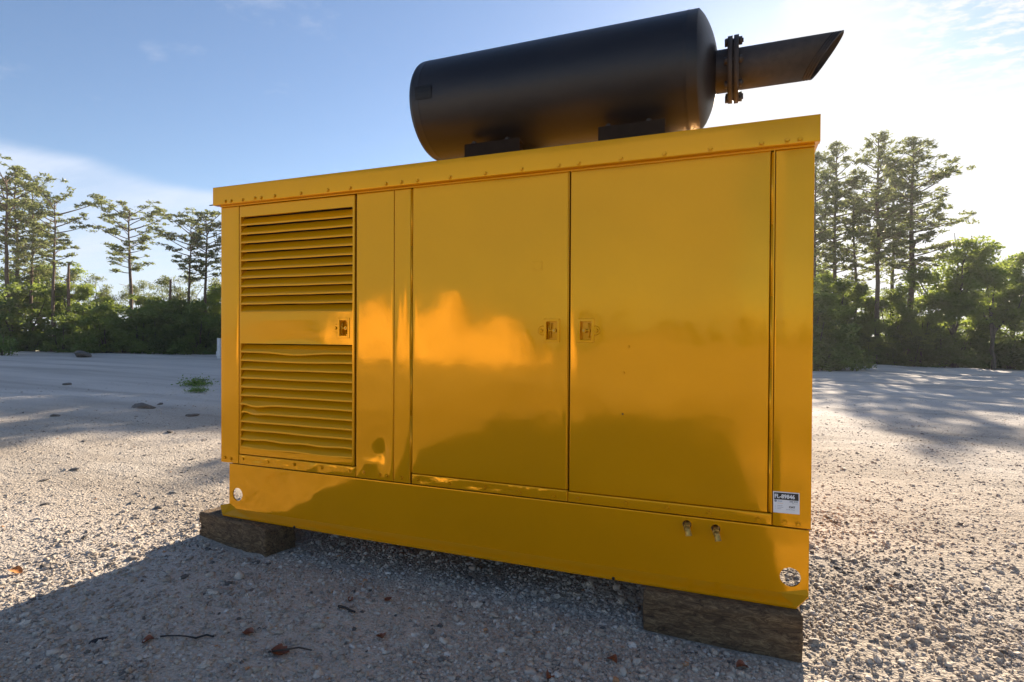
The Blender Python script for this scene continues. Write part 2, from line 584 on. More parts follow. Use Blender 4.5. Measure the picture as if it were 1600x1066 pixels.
def gn_stones(name, P, S, Rt, tone, mat, label, seed=0):
    me = bpy.data.meshes.new(name)
    me.vertices.add(len(P)); me.vertices.foreach_set('co', np.asarray(P, np.float32).ravel())
    for nm, ty, dat, key in (('scl', 'FLOAT_VECTOR', S, 'vector'), ('rot', 'FLOAT_VECTOR', Rt, 'vector'), ('tone', 'FLOAT', tone, 'value')):
        a = me.attributes.new(nm, ty, 'POINT'); a.data.foreach_set(key, np.asarray(dat, np.float32).ravel())
    a = me.attributes.new('pick', 'INT', 'POINT'); a.data.foreach_set('value', np.random.default_rng(seed).integers(0, 6, len(P)).astype(np.int32))
    me.materials.append(mat)
    o = link(name, me)
    ng = bpy.data.node_groups.new(name + '_nodes', 'GeometryNodeTree')
    ng.interface.new_socket('Geometry', in_out='INPUT', socket_type='NodeSocketGeometry')
    ng.interface.new_socket('Geometry', in_out='OUTPUT', socket_type='NodeSocketGeometry')
    N = ng.nodes.new; L = ng.links.new
    gi = N('NodeGroupInput'); go = N('NodeGroupOutput')
    g2i = N('GeometryNodeGeometryToInstance')
    for k in range(5, -1, -1):
        ico = N('GeometryNodeMeshIcoSphere'); ico.inputs['Radius'].default_value = 1; ico.inputs['Subdivisions'].default_value = 2
        pos = N('GeometryNodeInputPosition')
        off = N('ShaderNodeVectorMath'); off.operation = 'ADD'; off.inputs[1].default_value = (k * 7.3, k * 3.1, k * 1.7)
        L(pos.outputs[0], off.inputs[0])
        nz = N('ShaderNodeTexNoise'); nz.inputs['Scale'].default_value = 1.15; nz.inputs['Detail'].default_value = 1
        L(off.outputs[0], nz.inputs['Vector'])
        sub = N('ShaderNodeVectorMath'); sub.operation = 'SUBTRACT'; sub.inputs[1].default_value = (.5, .5, .5); L(nz.outputs['Color'], sub.inputs[0])
        sc = N('ShaderNodeVectorMath'); sc.operation = 'SCALE'; sc.inputs['Scale'].default_value = 1.9; L(sub.outputs[0], sc.inputs[0])
        sp = N('GeometryNodeSetPosition'); L(ico.outputs['Mesh'], sp.inputs['Geometry']); L(sc.outputs[0], sp.inputs['Offset'])
        ssm = N('GeometryNodeSetShadeSmooth'); ssm.inputs['Shade Smooth'].default_value = (k % 2 == 0); L(sp.outputs[0], ssm.inputs[0])
        smt = N('GeometryNodeSetMaterial'); smt.inputs['Material'].default_value = mat; L(ssm.outputs[0], smt.inputs['Geometry'])
        L(smt.outputs[0], g2i.inputs[0])
    iop = N('GeometryNodeInstanceOnPoints')
    iop.inputs['Pick Instance'].default_value = True
    L(gi.outputs[0], iop.inputs['Points']); L(g2i.outputs[0], iop.inputs['Instance'])

    def attr(nm, ty):
        a = N('GeometryNodeInputNamedAttribute'); a.data_type = ty; a.inputs['Name'].default_value = nm
        return a.outputs['Attribute']
    L(attr('pick', 'INT'), iop.inputs['Instance Index'])
    e2r = N('FunctionNodeEulerToRotation'); L(attr('rot', 'FLOAT_VECTOR'), e2r.inputs[0])
    L(e2r.outputs[0], iop.inputs['Rotation']); L(attr('scl', 'FLOAT_VECTOR'), iop.inputs['Scale'])
    L(iop.outputs[0], go.inputs[0])
    md = o.modifiers.new('scatter', 'NODES'); md.node_group = ng
    tag(o, label=label, kind='stuff', cat='gravel')
    return o


def blocked(x, y):
    """inside a timber block footprint"""
    b = (x > 2.60) & (x < 3.25) & (y > -.11) & (y < .19)
    c, s = math.cos(-.176), math.sin(-.176)
    dx, dy = x - .184, y - .025
    u = dx * c + dy * s; v = -dx * s + dy * c
    b |= (np.abs(u) < .36) & (np.abs(v) < .15)
    return b


def scatter(n, dmin, dmax, spread, med, sig, cap, seed, yaw=YAW):
    r = np.random.default_rng(seed)
    d = np.exp(r.uniform(math.log(dmin), math.log(dmax), n))
    a = yaw + r.uniform(-spread, spread, n)
    x = CAM[0] - np.sin(a) * d; y = CAM[1] + np.cos(a) * d
    size = np.clip(med * np.clip(d / 3, .8, 4) ** .15 * np.exp(r.normal(0, sig, n)), .0015, cap)
    # patchiness: coarse drifts and finer packed ground
    dens = vnoise(x * 1.3, y * 1.3, 21) + .6 * vnoise(x * 5, y * 5, 22)
    keep = (r.random(n) < np.clip(.75 + dens * 1.0, .35, 1)) & ~blocked(x, y)
    x, y, size = x[keep], y[keep], size[keep]
    n = len(x)
    dd = np.hypot(x - CAM[0], y - CAM[1])
    z = ground_z(x, y) + size * (r.uniform(-.22, .30, n) - .38 * sstep(dd, 3.2, 6.0))
    S = size[:, None] * r.uniform(.6, 1.25, (n, 3)) * np.array([1, 1, .72])
    Rt = r.uniform(-.35, .35, (n, 3)); Rt[:, 2] = r.uniform(0, 6.28, n)
    tone = np.clip(r.beta(2.6, 2.2, n), 0, .985)
    od = r.random(n); tone[od < .006] = 1.0; dk = vnoise(x * 1.7, y * 1.7, 23) > .12; tone[(od > .006) & (od < np.where(dk, .13, .02))] = .02
    return np.stack([x, y, z], -1), S, Rt, tone


P1 = [scatter(170000, 1.3, 16, 1.05, .0042, .50, .020, 5), scatter(80000, 1.3, 11, 1.05, .0068, .40, .028, 6),
      scatter(650, 1.5, 12, 1.05, .014, .30, .030, 7), scatter(22000, 1.0, 8, 3.14, .009, .45, .026, 8), scatter(24000, 1.5, 5.0, .95, .0082, .36, .022, 9)]
gn_stones('gravel', *[np.concatenate([p[i] for p in P1]) for i in range(4)], M_STONE,
          'loose pale limestone gravel scattered over the lot')

# ------------------------------------------------------------------ trees
def tube(V, F, pts, rad, n=5):
    pts = np.asarray(pts, float); rad = np.asarray(rad, float)
    base = sum(len(v) for v in V)
    tan = np.gradient(pts, axis=0)
    tan /= np.linalg.norm(tan, axis=1, keepdims=True) + 1e-9
    ref = np.array([0, 0, 1.]) if abs(tan[0][2]) < .8 else np.array([1., 0, 0])
    a = np.cross(tan, ref); a /= np.linalg.norm(a, axis=1, keepdims=True) + 1e-9
    b = np.cross(tan, a)
    t = np.arange(n) * 2 * np.pi / n
    ring = pts[:, None] + rad[:, None, None] * (a[:, None] * np.cos(t)[None, :, None] + b[:, None] * np.sin(t)[None, :, None])
    V.append(ring.reshape(-1, 3))
    for j in range(len(pts) - 1):
        for i in range(n):
            p = base + j * n + i; q = base + j * n + (i + 1) % n
            F.append((p, q, q + n, p + n))


def tris(C, size, r, flat=0.0, elong=1.0, up=0.0):
    """random leaf quads (as 2-tri kites) at centres C"""
    n = len(C)
    d1 = r.normal(size=(n, 3)); d1[:, 2] = d1[:, 2] * (1 - flat) + up
    d1 /= np.linalg.norm(d1, axis=1, keepdims=True)
    d2 = r.normal(size=(n, 3)); d2 -= (d2 * d1).sum(1, keepdims=True) * d1
    d2 /= np.linalg.norm(d2, axis=1, keepdims=True)
    s = (size * r.uniform(.6, 1.3, n))[:, None]
    w = s / elong
    V = np.stack([C - d1 * s * .5, C + d2 * w * .5, C + d1 * s * .5, C - d2 * w * .5], 1).reshape(-1, 3)
    F = np.arange(4 * n).reshape(n, 4)
    return V, F


def make_pine(seed, H, cs, spread, flatness, nl=46, tuft_n=20, trunk_r=.16, lean=.02, top_heavy=False):
    r = np.random.default_rng(seed)
    V = []; F = []
    tz = np.linspace(0, H, 12)
    sway = np.cumsum(r.normal(0, lean, (12, 2)) * H / 12 * 1.5, axis=0); sway -= sway[0]
    tp = np.concatenate([sway, tz[:, None]], 1)
    tube(V, F, tp, trunk_r * (1 - .82 * (tz / H) ** 1.3) * (1 + .35 * np.exp(-tz / .4)), 8)
    C = []
    # stubs of shed limbs below the crown
    for k in range(5):
        z = r.uniform(.3, 1) * cs * H; a = r.uniform(0, 6.28); l = r.uniform(.3, 1.1)
        p = np.array([np.interp(z, tz, tp[:, 0]), np.interp(z, tz, tp[:, 1]), z])
        tube(V, F, [p, p + np.array([math.cos(a) * l, math.sin(a) * l, l * .1])], [.025, .01], 3)
    ang = r.uniform(0, 6.28)
    for k in range(nl):
        f = (k + r.uniform(0, 1)) / nl
        z = H * (cs + (1 - cs) * f)
        prof = (math.sin(math.pi * min(1, .18 + .82 * f)) ** .7 if not top_heavy else (.45 + .75 * f) * (1 - .75 * max(0, f - .8) / .2))
        Ln = spread * max(.16, prof) * r.uniform(.55, 1.15)
        ang += 2.4 + r.normal(0, .5)
        p = np.array([np.interp(z, tz, tp[:, 0]), np.interp(z, tz, tp[:, 1]), z])
        rise = r.uniform(-.05, .35) + .5 * f ** 3
        ts = np.linspace(0, 1, 5)
        dirv = np.array([math.cos(ang), math.sin(ang)])
        side = np.array([-dirv[1], dirv[0]]) * r.normal(0, .15)
        lp = np.stack([p[0] + Ln * (dirv[0] * ts + side[0] * ts ** 2), p[1] + Ln * (dirv[1] * ts + side[1] * ts ** 2), p[2] + Ln * (rise * ts + .18 * ts ** 2)], -1)
        tube(V, F, lp, np.linspace(.02 + .012 * Ln, .008, 5), 4)
        nt_ = max(3, int(5.0 * Ln))
        for q in range(nt_):
            t = r.uniform(.35, 1.02) if flatness < .5 else r.uniform(.5, 1.05)
            c = np.array([np.interp(t, ts, lp[:, i]) for i in range(3)])
            sl = Ln * .30 * (1.1 - t) + .12
            off = np.array([r.normal(0, sl), r.normal(0, sl), abs(r.normal(0, .10)) * (1 - flatness * .5)]) * (np.array([.8, .8, 1]) if flatness > .5 else 1)
            cc = c + off
            if q % 2 == 0: tube(V, F, [c, cc], [.012, .006], 3)
            C.append((cc, r.uniform(.20, .36)))
    LC = []
    for (c, s) in C:
        n = tuft_n
        g = r.normal(size=(n, 3)); g /= np.linalg.norm(g, axis=1, keepdims=True)
        LC.append(c + g * s * r.uniform(.15, 1, (n, 1)) * np.array([1, 1, .62 - .25 * flatness]))
    LC = np.concatenate(LC)
    LV, LF = tris(LC, .20, r, flat=.3, elong=2.8, up=.25)
    return (mesh_np('pine_trunk', np.concatenate(V), np.array(F), M_BARK, True), mesh_np('pine_crown', LV, LF, M_PINE))


def make_broad(seed, H, W, crown0=.25, ncl=150, leaves=62, leaf=.15, mat=None, open_=.5):
    r = np.random.default_rng(seed)
    V = []; F = []
    fork = H * r.uniform(.22, .34)
    n0 = 5
    tp = np.stack([np.cumsum(r.normal(0, .05, n0)), np.cumsum(r.normal(0, .05, n0)), np.linspace(0, fork, n0)], -1); tp[0, :2] = 0
    tube(V, F, tp, np.linspace(.13, .10, n0) * H / 7, 7)
    ends = []
    nlimb = r.integers(4, 7)
    for k in range(nlimb):
        a = k * 6.28 / nlimb + r.normal(0, .4)
        out = W * .5 * r.uniform(.35, .95); hh = H * r.uniform(.72, 1.0) if k else H
        if k == 0: out *= .2
        ts = np.linspace(0, 1, 7)
        lp = np.stack([tp[-1, 0] + math.cos(a) * out * ts ** 1.3, tp[-1, 1] + math.sin(a) * out * ts ** 1.3, fork + (hh - fork) * ts ** .9], -1)
        lp[1:-1] += r.normal(0, .10, (5, 3))
        tube(V, F, lp, np.linspace(.075, .012, 7) * H / 7, 5)
        for q in range(8):
            t = r.uniform(.18, 1)
            c = np.array([np.interp(t, ts, lp[:, i]) for i in range(3)])
            aa = r.uniform(0, 6.28); ll = W * r.uniform(.14, .36) * (1.25 - t)
            e = c + np.array([math.cos(aa) * ll, math.sin(aa) * ll, ll * r.uniform(-.1, .7)])
            tube(V, F, [c, (c + e) / 2 + r.normal(0, .05, 3), e], [.026, .016, .006], 3)
            ends.append((c, e))
    C = []
    for k in range(ncl):
        c, e = ends[r.integers(len(ends))]
        t = r.uniform(.25, 1.25)
        p = c + (e - c) * t + r.normal(0, .22, 3)
        if p[2] < H * crown0: p[2] = H * crown0 + r.uniform(0, .8)
        s = r.uniform(.22, .60)
        n = int(leaves * (s / .42) ** 1.5)
        g = r.normal(size=(n, 3)); g /= np.linalg.norm(g, axis=1, keepdims=True)
        C.append(p + g * s * (r.uniform(.1, 1, (n, 1)) ** .6) * np.array([1, 1, .55]))
    LC = np.concatenate(C)
    LV, LF = tris(LC, leaf, r, flat=.35, elong=1.6)
    return (mesh_np('broad_trunk', np.concatenate(V), np.array(F), M_BARKD, True), mesh_np('broad_crown', LV, LF, mat or M_BROAD))


def make_bush(seed, H, W, ncl=85, leaves=60, leaf=.16, mat=None):
    r = np.random.default_rng(seed)
    V = []; F = []
    C = []
    lumps = [(r.uniform(-.32, .32) * W, r.uniform(-.25, .25) * W, H * r.uniform(.35, 1)) for _ in range(6)]
    for (lx, ly, lh) in lumps:
        p0 = np.array([lx * .3, ly * .3, -.1]); p1 = np.array([lx, ly, lh * .8])
        tube(V, F, [p0, (p0 + p1) / 2 + r.normal(0, .08, 3), p1], [.05, .035, .012], 4)
    for k in range(ncl):
        lx, ly, lh = lumps[r.integers(len(lumps))]
        z = r.uniform(.02, 1) ** .8 * lh
        rad = W * .33 * math.sqrt(max(.06, 1 - (z / lh) ** 2 * .9))
        a = r.uniform(0, 6.28); q = rad * math.sqrt(r.uniform(.05, 1))
        p = np.array([lx + math.cos(a) * q, ly + math.sin(a) * q, z])
        s = r.uniform(.2, .5)
        n = int(leaves * (s / .36) ** 1.5)
        g = r.normal(size=(n, 3)); g /= np.linalg.norm(g, axis=1, keepdims=True)
        C.append(p + g * s * (r.uniform(.1, 1, (n, 1)) ** .6) * np.array([1, 1, .6]))
    LC = np.concatenate(C); LC[:, 2] = np.maximum(LC[:, 2], .02)
    LV, LF = tris(LC, leaf, r, flat=.3, elong=1.6)
    return (mesh_np('bush_stem', np.concatenate(V), np.array(F), M_BARKD, True), mesh_np('bush_leaves', LV, LF, mat or M_BUSH))


PINE_FLAT = [make_pine(s, 10, .55, 2.3, .8, nl=30, tuft_n=26, top_heavy=True, lean=.05, trunk_r=.13) for s in (1, 2)]
PINE_TALL = [make_pine(s, 13, .42, 2.0, .45, nl=66, tuft_n=24, lean=.02, trunk_r=.15) for s in (3, 4, 5)]
PINE_SLIM = [make_pine(s, 9, .42, .95, .3, nl=34, tuft_n=15, lean=.03, trunk_r=.09) for s in (6,)]
BROAD = [make_broad(s, 6.7, 4.8, ncl=250, leaves=60) for s in (11, 12, 13)]
AIRY = [make_broad(s, 6.7, 4.6, ncl=120, leaves=48, leaf=.13, mat=M_AIRY) for s in (14, 15, 16)]
BUSH = [make_bush(s, 3.0, 3.6) for s in (21, 22, 23)]
BUSH_L = [make_bush(27, 1.2, 1.6, ncl=40, leaves=40, leaf=.10, mat=M_WEED)]


def tree(kind, var, x, y, h, label, cat, group=None, rz=None, wide=1.0, parts=('trunk', 'crown'), name='tree'):
    base = {'flat': (PINE_FLAT, 10), 'tall': (PINE_TALL, 13), 'slim': (PINE_SLIM, 9), 'broad': (BROAD, 7), 'airy': (AIRY, 6.7), 'bush': (BUSH, 3.0), 'lbush': (BUSH_L, 1.2)}[kind]
    t, c = base[0][var % len(base[0])]
    s = h / base[1]
    e = empty(name, (x, y, gz(x, y) - .05), label, cat, group, rz if rz is not None else random.uniform(0, 6.28))
    e.scale = (s * wide, s * wide, s)
    link(parts[0], t, e); link(parts[1], c, e)
    return e


def tree_px(kind, var, px, py, D, label, cat='pine tree', group=None, wide=1.0, rz=None, name='pine_tree', **kw):
    x, y = at(px, D)
    h = ztop(py, D) - gz(x, y)
    return tree(kind, var, x, y, h, label, cat, group, rz, wide, name=name, **kw)


# left cluster (seen left of the enclosure)
tree_px('flat', 0, 12, 275, 34, 'tall pine at the left end of the tree line with a high layered crown')
tree_px('slim', 0, 29, 268, 36, 'straight thin pine rising second among the leftmost trees', wide=1.1)
tree_px('tall', 1, 48, 292, 35, 'pine with a dense golden green crown in the middle of the left cluster', wide=.85)
tree_px('flat', 1, 82, 312, 33, 'pine with bare trunk and stepped flat branches right of the dense left cluster', wide=.95)
tree_px('flat', 0, 203, 328, 35, 'lone wide pine with a forked umbrella crown left of the yellow enclosure', wide=1.15, rz=1.2)
tree_px('flat', 1, 292, 352, 34, 'slender leaning pine, left one of the pair beside the enclosure', wide=1.0, rz=2.2)
tree_px('flat', 0, 322, 338, 35, 'flat topped pine standing closest to the enclosure on its left', wide=1.0, rz=4.0)
for px, py, D, v, lab in ((150, 452, 37, 0, 'thin young tree filling the gap right of the dense left cluster'), (178, 480, 36, 1, 'low young tree just left of the lone wide pine'),
                          (240, 462, 38, 2, 'slim young tree just right of the lone wide pine'), (266, 470, 36, 0, 'young tree beside the brownish dead snag'),
                          (212, 478, 38, 1, 'rounded young tree behind the trunk of the lone wide pine'), (300, 470, 38.5, 1, 'rounded young tree between the stems of the pair of pines'),
                          (332, 440, 37, 1, 'young tree rising between the pair of pines and the enclosure')):
    tree_px('broad', v, px, py, D, lab, 'tree', 'young trees between the left pines', .95, name='young_tree')
for px, py, D, v, lab in ((14, 440, 35, 0, 'bushy broadleaf tree at the left edge under the tallest pines'), (58, 405, 37, 1, 'taller bushy tree behind the middle of the left pine cluster'),
                          (102, 442, 34, 2, 'rounded bushy tree at the foot of the pine with stepped branches'), (-30, 420, 36, 2, 'bushy broadleaf tree just beyond the left edge of the view'),
                          (128, 482, 33, 0, 'low bushy tree closing the right side of the left cluster')):
    tree_px('broad', v, px, py, D, lab, 'tree', 'broadleaf trees under the left pines', 1.1, name='broadleaf_tree')
for px, py, D, lab in ((107, 412, 33.5, 'short dark broken trunk standing among the left pines'), (266, 436, 34, 'brownish dead trunk snag between the lone pine and the enclosure')):
    x, y = at(px, D)
    V = []; F = []
    h = ztop(py, D) - gz(x, y)
    tube(V, F, [(0, 0, -.2), (.03, 0, h * .4), (-.03, .02, h * .8), (.04, 0, h)], [.11, .09, .075, .055], 7)
    tube(V, F, [(0, 0, h * .6), (.5, .1, h * .68)], [.04, .01], 4)
    tube(V, F, [(0, 0, h * .75), (-.4, .1, h * .82)], [.03, .01], 4)
    o = link('dead_tree', mesh_np('dead_tree', np.concatenate(V), np.array(F), M_DEAD, True), loc=(x, y, gz(x, y)))
    tag(o, lab, 'dead tree')
for px, py, D, v, lab in ((148, 432, 38, 2, 'tall thin-leaved tree right of the dense left cluster'), (222, 440, 39, 0, 'pale leafy tree behind the right side of the lone wide pine'),
                          (172, 446, 38.5, 1, 'pale leafy tree behind the left side of the lone wide pine'), (262, 438, 39, 2, 'airy tree behind the brownish dead snag'),
                          (296, 430, 39.5, 0, 'airy tree behind the stems of the pair of pines'), (344, 425, 39, 1, 'leafy tree cut by the left edge of the enclosure'),
                          (84, 424, 38, 0, 'leafy tree behind the pine with stepped branches'), (32, 430, 38.5, 1, 'leafy tree behind the two leftmost pines')):
    tree_px('airy', v, px, py, D, lab, 'tree', wide=.9, name='broadleaf_tree')
for i, px in enumerate(range(-120, 370, 24)):
    D = 32.5 + random.uniform(-1.0, 1.6)
    py = random.uniform(452, 512) if px > 130 else random.uniform(440, 500)
    tree_px('bush', i, px, py, D, 'dark green bush in the undergrowth at the foot of the left trees', 'bush', 'undergrowth bushes at the left tree line', 1.15, name='bush', parts=('stem', 'foliage'))
tree_px('lbush', 0, 2, 506, 26, 'small bright green bush standing forward at the left edge', 'bush', wide=.6, name='bush', parts=('stem', 'foliage'))
for i, (px, D) in enumerate(((102, 31), (262, 31.5), (322, 31), (150, 31.6))):
    tree_px('lbush', 0, px, 540 + (i % 2) * 3, D, 'low bright green shrub at the edge of the gravel below the left trees', 'bush', 'low shrubs at the left gravel edge', 1.4, name='low_shrub', parts=('stem', 'foliage'))

# right cluster
tree_px('tall', 0, 1274, 236, 37, 'tall pine half hidden behind the right edge of the enclosure', rz=.3, wide=.85)
tree_px('tall', 1, 1303, 226, 38, 'tall straight pine just right of the enclosure', rz=2.3, wide=.9)
tree_px('slim', 0, 1340, 300, 37, 'shorter slim pine standing in the gap of the right pines', rz=1.0, wide=1.2)
tree_px('tall', 2, 1370, 208, 36, 'tallest pine of the right group with a thick pale trunk', rz=4.0, wide=.95)
tree_px('slim', 0, 1392, 270, 39, 'thin pine tucked behind the two tallest pines on the right', rz=3.0, wide=1.1)
tree_px('tall', 0, 1424, 214, 36, 'tall pine with long limbs reaching right toward open sky', rz=5.2, wide=1.25)
tree_px('broad', 0, 1490, 345, 35, 'loose crowned broadleaf tree right of the tall pines', 'tree', rz=1, name='broadleaf_tree', wide=1.0)
tree_px('broad', 1, 1553, 392, 34, 'broadleaf tree with dense green crown near the right edge', 'tree', rz=2, name='broadleaf_tree', wide=1.1)
tree_px('broad', 2, 1612, 385, 35, 'leafy tree cut by the right edge of the view', 'tree', rz=4, name='broadleaf_tree', wide=1.1)
for i, (px, py, D, lab) in enumerate(((1258, 400, 35, 'broadleaf tree mostly hidden behind the right post of the enclosure'), (1290, 405, 39, 'broadleaf tree at the foot of the straight pine next to the enclosure'),
        (1316, 432, 36, 'broadleaf tree between the straight pine and the short slim pine'), (1348, 440, 37.5, 'broadleaf tree left of the foot of the tallest pine'),
        (1384, 440, 36, 'broadleaf tree under the thin pine in the middle of the right group'), (1412, 456, 38, 'broadleaf tree under the pine with long right limbs'),
        (1440, 470, 35, 'rounded low tree closing the right end of the pines'), (1372, 490, 35, 'low broadleaf tree in front of the tallest pine'), (1300, 480, 35.5, 'low broadleaf tree in front of the straight pine'),
        (1466, 470, 37, 'small tree left of the loose crowned broadleaf tree'), (1522, 440, 38, 'tree between the loose crowned tree and the dense one'), (1580, 430, 38, 'tree behind the dense broadleaf near the right edge'))):
    tree_px('broad', i, px, py, D, lab, 'tree', 'lower broadleaf trees on the right', 1.0, name='broadleaf_tree')
for i, px in enumerate(list(range(1225, 1760, 22)) + list(range(1236, 1760, 27))):
    D = (36 if i < 25 else 39) + random.uniform(-1.2, 1.5)
    py = random.uniform(494, 530) if i < 25 else random.uniform(480, 508)
    tree_px('bush', i, px, py, D, 'dark green bush in the undergrowth at the foot of the right trees', 'bush', 'undergrowth bushes at the right tree line', 1.2, name='bush', parts=('stem', 'foliage'))

# the rest of the tree line: behind the enclosure (its shade falls on the lot), beyond the frame and behind the photographer
LBL = 'tree of the surrounding woods standing out of view behind the enclosure or the photographer'
for i in range(46):
    x = -25.5 + i * 1.4 + random.uniform(-.4, .4)
    if x > 7: break
    y = (26.5 if x < 1.0 else 30) + random.uniform(-.8, 1.0)
    px_h = 9.8 if x < 1.0 else (6.6 if x < 3.0 else 4.4)
    tree('broad', i, x, y, px_h + random.uniform(-.4, .25), LBL, 'tree', 'woods around the lot', wide=1.25, name='broadleaf_tree')
    tree('bush', i, x + .8, y - .8, random.uniform(2.4, 3.4), 'bush of the surrounding woods standing out of view', 'bush', 'undergrowth around the lot', wide=1.2, name='bush', parts=('stem', 'foliage'))
for i in range(16):
    a = i / 15
    x, y = (26 + 26 * a + random.uniform(-1, 1), 44 - 30 * a + random.uniform(-1.5, 1.5))
    tree('broad', i, x, y, random.uniform(6, 9), LBL, 'tree', 'woods around the lot', wide=1.1, name='broadleaf_tree')
    tree('bush', i, x - 1, y - 1, random.uniform(2.4, 3.4), 'bush of the surrounding woods standing out of view', 'bush', 'undergrowth around the lot', wide=1.5, name='bush', parts=('stem', 'foliage'))
for i in range(30):
    a = i / 29
    x = -95 + 150 * a + random.uniform(-1, 1); y = -108 - 6 * math.sin(a * 5) + random.uniform(-2, 2)
    tree('broad' if i % 5 else 'tall', i, x, y, random.uniform(3.0, 3.8) if i % 5 else 4.6, LBL, 'tree', 'woods around the lot', wide=1.5 if i % 4 else 1, name='broadleaf_tree' if i % 4 else 'pine_tree')
    tree('bush', i, x + 1.5, y + 1, random.uniform(1.8, 2.6), 'bush of the surrounding woods standing out of view', 'bush', 'undergrowth around the lot', wide=1.5, name='bush', parts=('stem', 'foliage'))

# unseen pale mound added behind the camera to give the doors a bright reflection
def mound():
    nx, ny = 90, 50
    xs = np.linspace(-17.5, -3.0, nx); ys = np.linspace(-26, -15.5, ny)
    X, Y = np.meshgrid(xs, ys, indexing='ij')
    H = 0
    for (cx, cy, rx, ry, h) in ((-13.2, -20.5, 2.6, 2.8, 2.7), (-9.6, -21, 2.9, 3.0, 3.3), (-6.6, -20.2, 2.2, 2.5, 2.0), (-11.6, -19.5, 2.0, 2.2, 2.1)):
        H = np.maximum(H, h * np.clip(1.12 - np.hypot((X - cx) / rx, (Y - cy) / ry), 0, .93) ** .95)
    H = H + (vnoise(X * 1.1, Y * 1.1, 15) * .8 + vnoise(X * 3, Y * 3, 16) * .3) * sstep(H, .05, .8)
    Z = ground_z(X, Y) - .06 + H
    a = (np.arange(nx - 1)[:, None] * ny + np.arange(ny - 1)[None]).ravel()
    o = link('reflection_mound', mesh_np('reflection_mound', np.stack([X.ravel(), Y.ravel(), Z.ravel()], -1), np.stack([a, a + ny, a + ny + 1, a + 1], -1), M_REFLECT_MOUND, True))
    tag(o, kind='structure', label='added pale mound out of view behind the camera, for the bright reflection in the doors')


mound()

# ------------------------------------------------------------------ the generator enclosure
L_, DEP, ZB, ZC, ZT = 3.279, 1.20, .313, 1.902, 2.012
GEN = empty('generator', (0, 0, 0), 'large yellow generator enclosure with louvered door and black muffler, standing on timber blocks', 'generator')


def axis(a, b, step, extra=()):
    e = [0.0, .0012, .003, .006]
    pts = [a + v for v in e] + [b - v for v in e[::-1]]
    n = max(1, int((b - a - .012) / step))
    pts += list(np.linspace(a + .006, b - .006, n + 1)[1:-1])
    for v in extra:
        if a + 1e-6 < v < b - 1e-6: pts.append(v)
    pts = sorted(pts)
    out = [pts[0]]
    for p in pts[1:]:
        if p - out[-1] > 4e-4: out.append(p)
        elif any(abs(p - v) < 1e-9 for v in extra): out[-1] = p
    return np.array(out)


def sheet(name, x0, x1, z0, z1, y=0.0, mat=None, parent=None, step=.04, rects=(), discs=(), yfun=None, thick=.018, rnd=.004, amp=.0007, seed=0):
    """pressed sheet panel facing -Y: rolled edges, slight waviness, optional openings"""
    ex = []; ez = []
    for (a, b, c, d) in rects: ex += [a, b]; ez += [c, d]
    for (cx, cz, rr) in discs: ex += [cx - rr * 1.5, cx + rr * 1.5]; ez += [cz - rr * 1.5, cz + rr * 1.5]
    xs = axis(x0, x1, step, ex); zs = axis(z0, z1, step, ez)
    boxes = list(rects) + [(cx - rr * 1.5, cx + rr * 1.5, cz - rr * 1.5, cz + rr * 1.5) for (cx, cz, rr) in discs]

    def yf(X, Z):
        e = np.minimum(np.minimum(X - x0, x1 - X), np.minimum(Z - z0, z1 - Z))
        t = np.clip(1 - e / .006, 0, 1)
        Y = y + rnd * (1 - np.sqrt(np.maximum(0, 1 - t * t)))
        m_ = sstep(e, .004, min(.06, .35 * min(x1 - x0, z1 - z0)))
        for (a, b, c, d) in boxes:
            dd = np.maximum(np.maximum(a - X, X - b), np.maximum(c - Z, Z - d))
            m_ = m_ * sstep(dd, 0, .03)
        Y = Y + m_ * (amp * 2 * vnoise(X * 3.1 + seed, Z * 3.1, 31 + seed) + amp * .7 * vnoise(X * 9 + seed, Z * 9, 41 + seed))
        if yfun is not None: Y = Y + m_ * yfun(X, Z)
        return Y
    nx, nz = len(xs), len(zs)
    X, Z = np.meshgrid(xs, zs, indexing='ij')
    V = [np.stack([X.ravel(), yf(X, Z).ravel(), Z.ravel()], -1)]
    F = []
    for i in range(nx - 1):
        for j in range(nz - 1):
            mx, mz = (xs[i] + xs[i + 1]) / 2, (zs[j] + zs[j + 1]) / 2
            if any(a < mx < b and c < mz < d for (a, b, c, d) in boxes): continue
            a = i * nz + j
            F.append((a, a + nz, a + nz + 1, a + 1))
    cnt = nx * nz

    def strip(P, Q):
        nonlocal cnt
        n = len(P)
        V.append(np.array(P)); V.append(np.array(Q))
        for k in range(n - 1): F.append((cnt + k, cnt + k + 1, cnt + n + k + 1, cnt + n + k))
        cnt += 2 * n
    # outer returns
    yb = y + thick
    peri = [(x0, z) for z in zs] + [(x, z1) for x in xs[1:]] + [(x1, z) for z in zs[::-1][1:]] + [(x, z0) for x in xs[::-1][1:]]
    strip([(a, y + rnd, b) for a, b in peri], [(a, yb, b) for a, b in peri])
    for (a, b, c, d) in rects:
        pr = [(a, c), (b, c), (b, d), (a, d), (a, c)]
        strip([(p, y, q) for p, q in pr], [(p, yb, q) for p, q in pr])
    for (cx, cz, rr) in discs:
        n = 40; h = rr * 1.5
        ins = []; out = []
        for k in range(n + 1):
            t = 2 * math.pi * k / n
            c, s = math.cos(t), math.sin(t)
            q = h / max(abs(c), abs(s))
            ins.append((cx + rr * c, y, cz + rr * s)); out.append((cx + q * c, y, cz + q * s))
        strip(out, ins)
        strip(ins, [(p[0], yb, p[2]) for p in ins])
    V = np.concatenate(V)
    me = mesh_np(name, V, np.array(F), mat or M_PAINT, True)
    return link(name, me, parent)


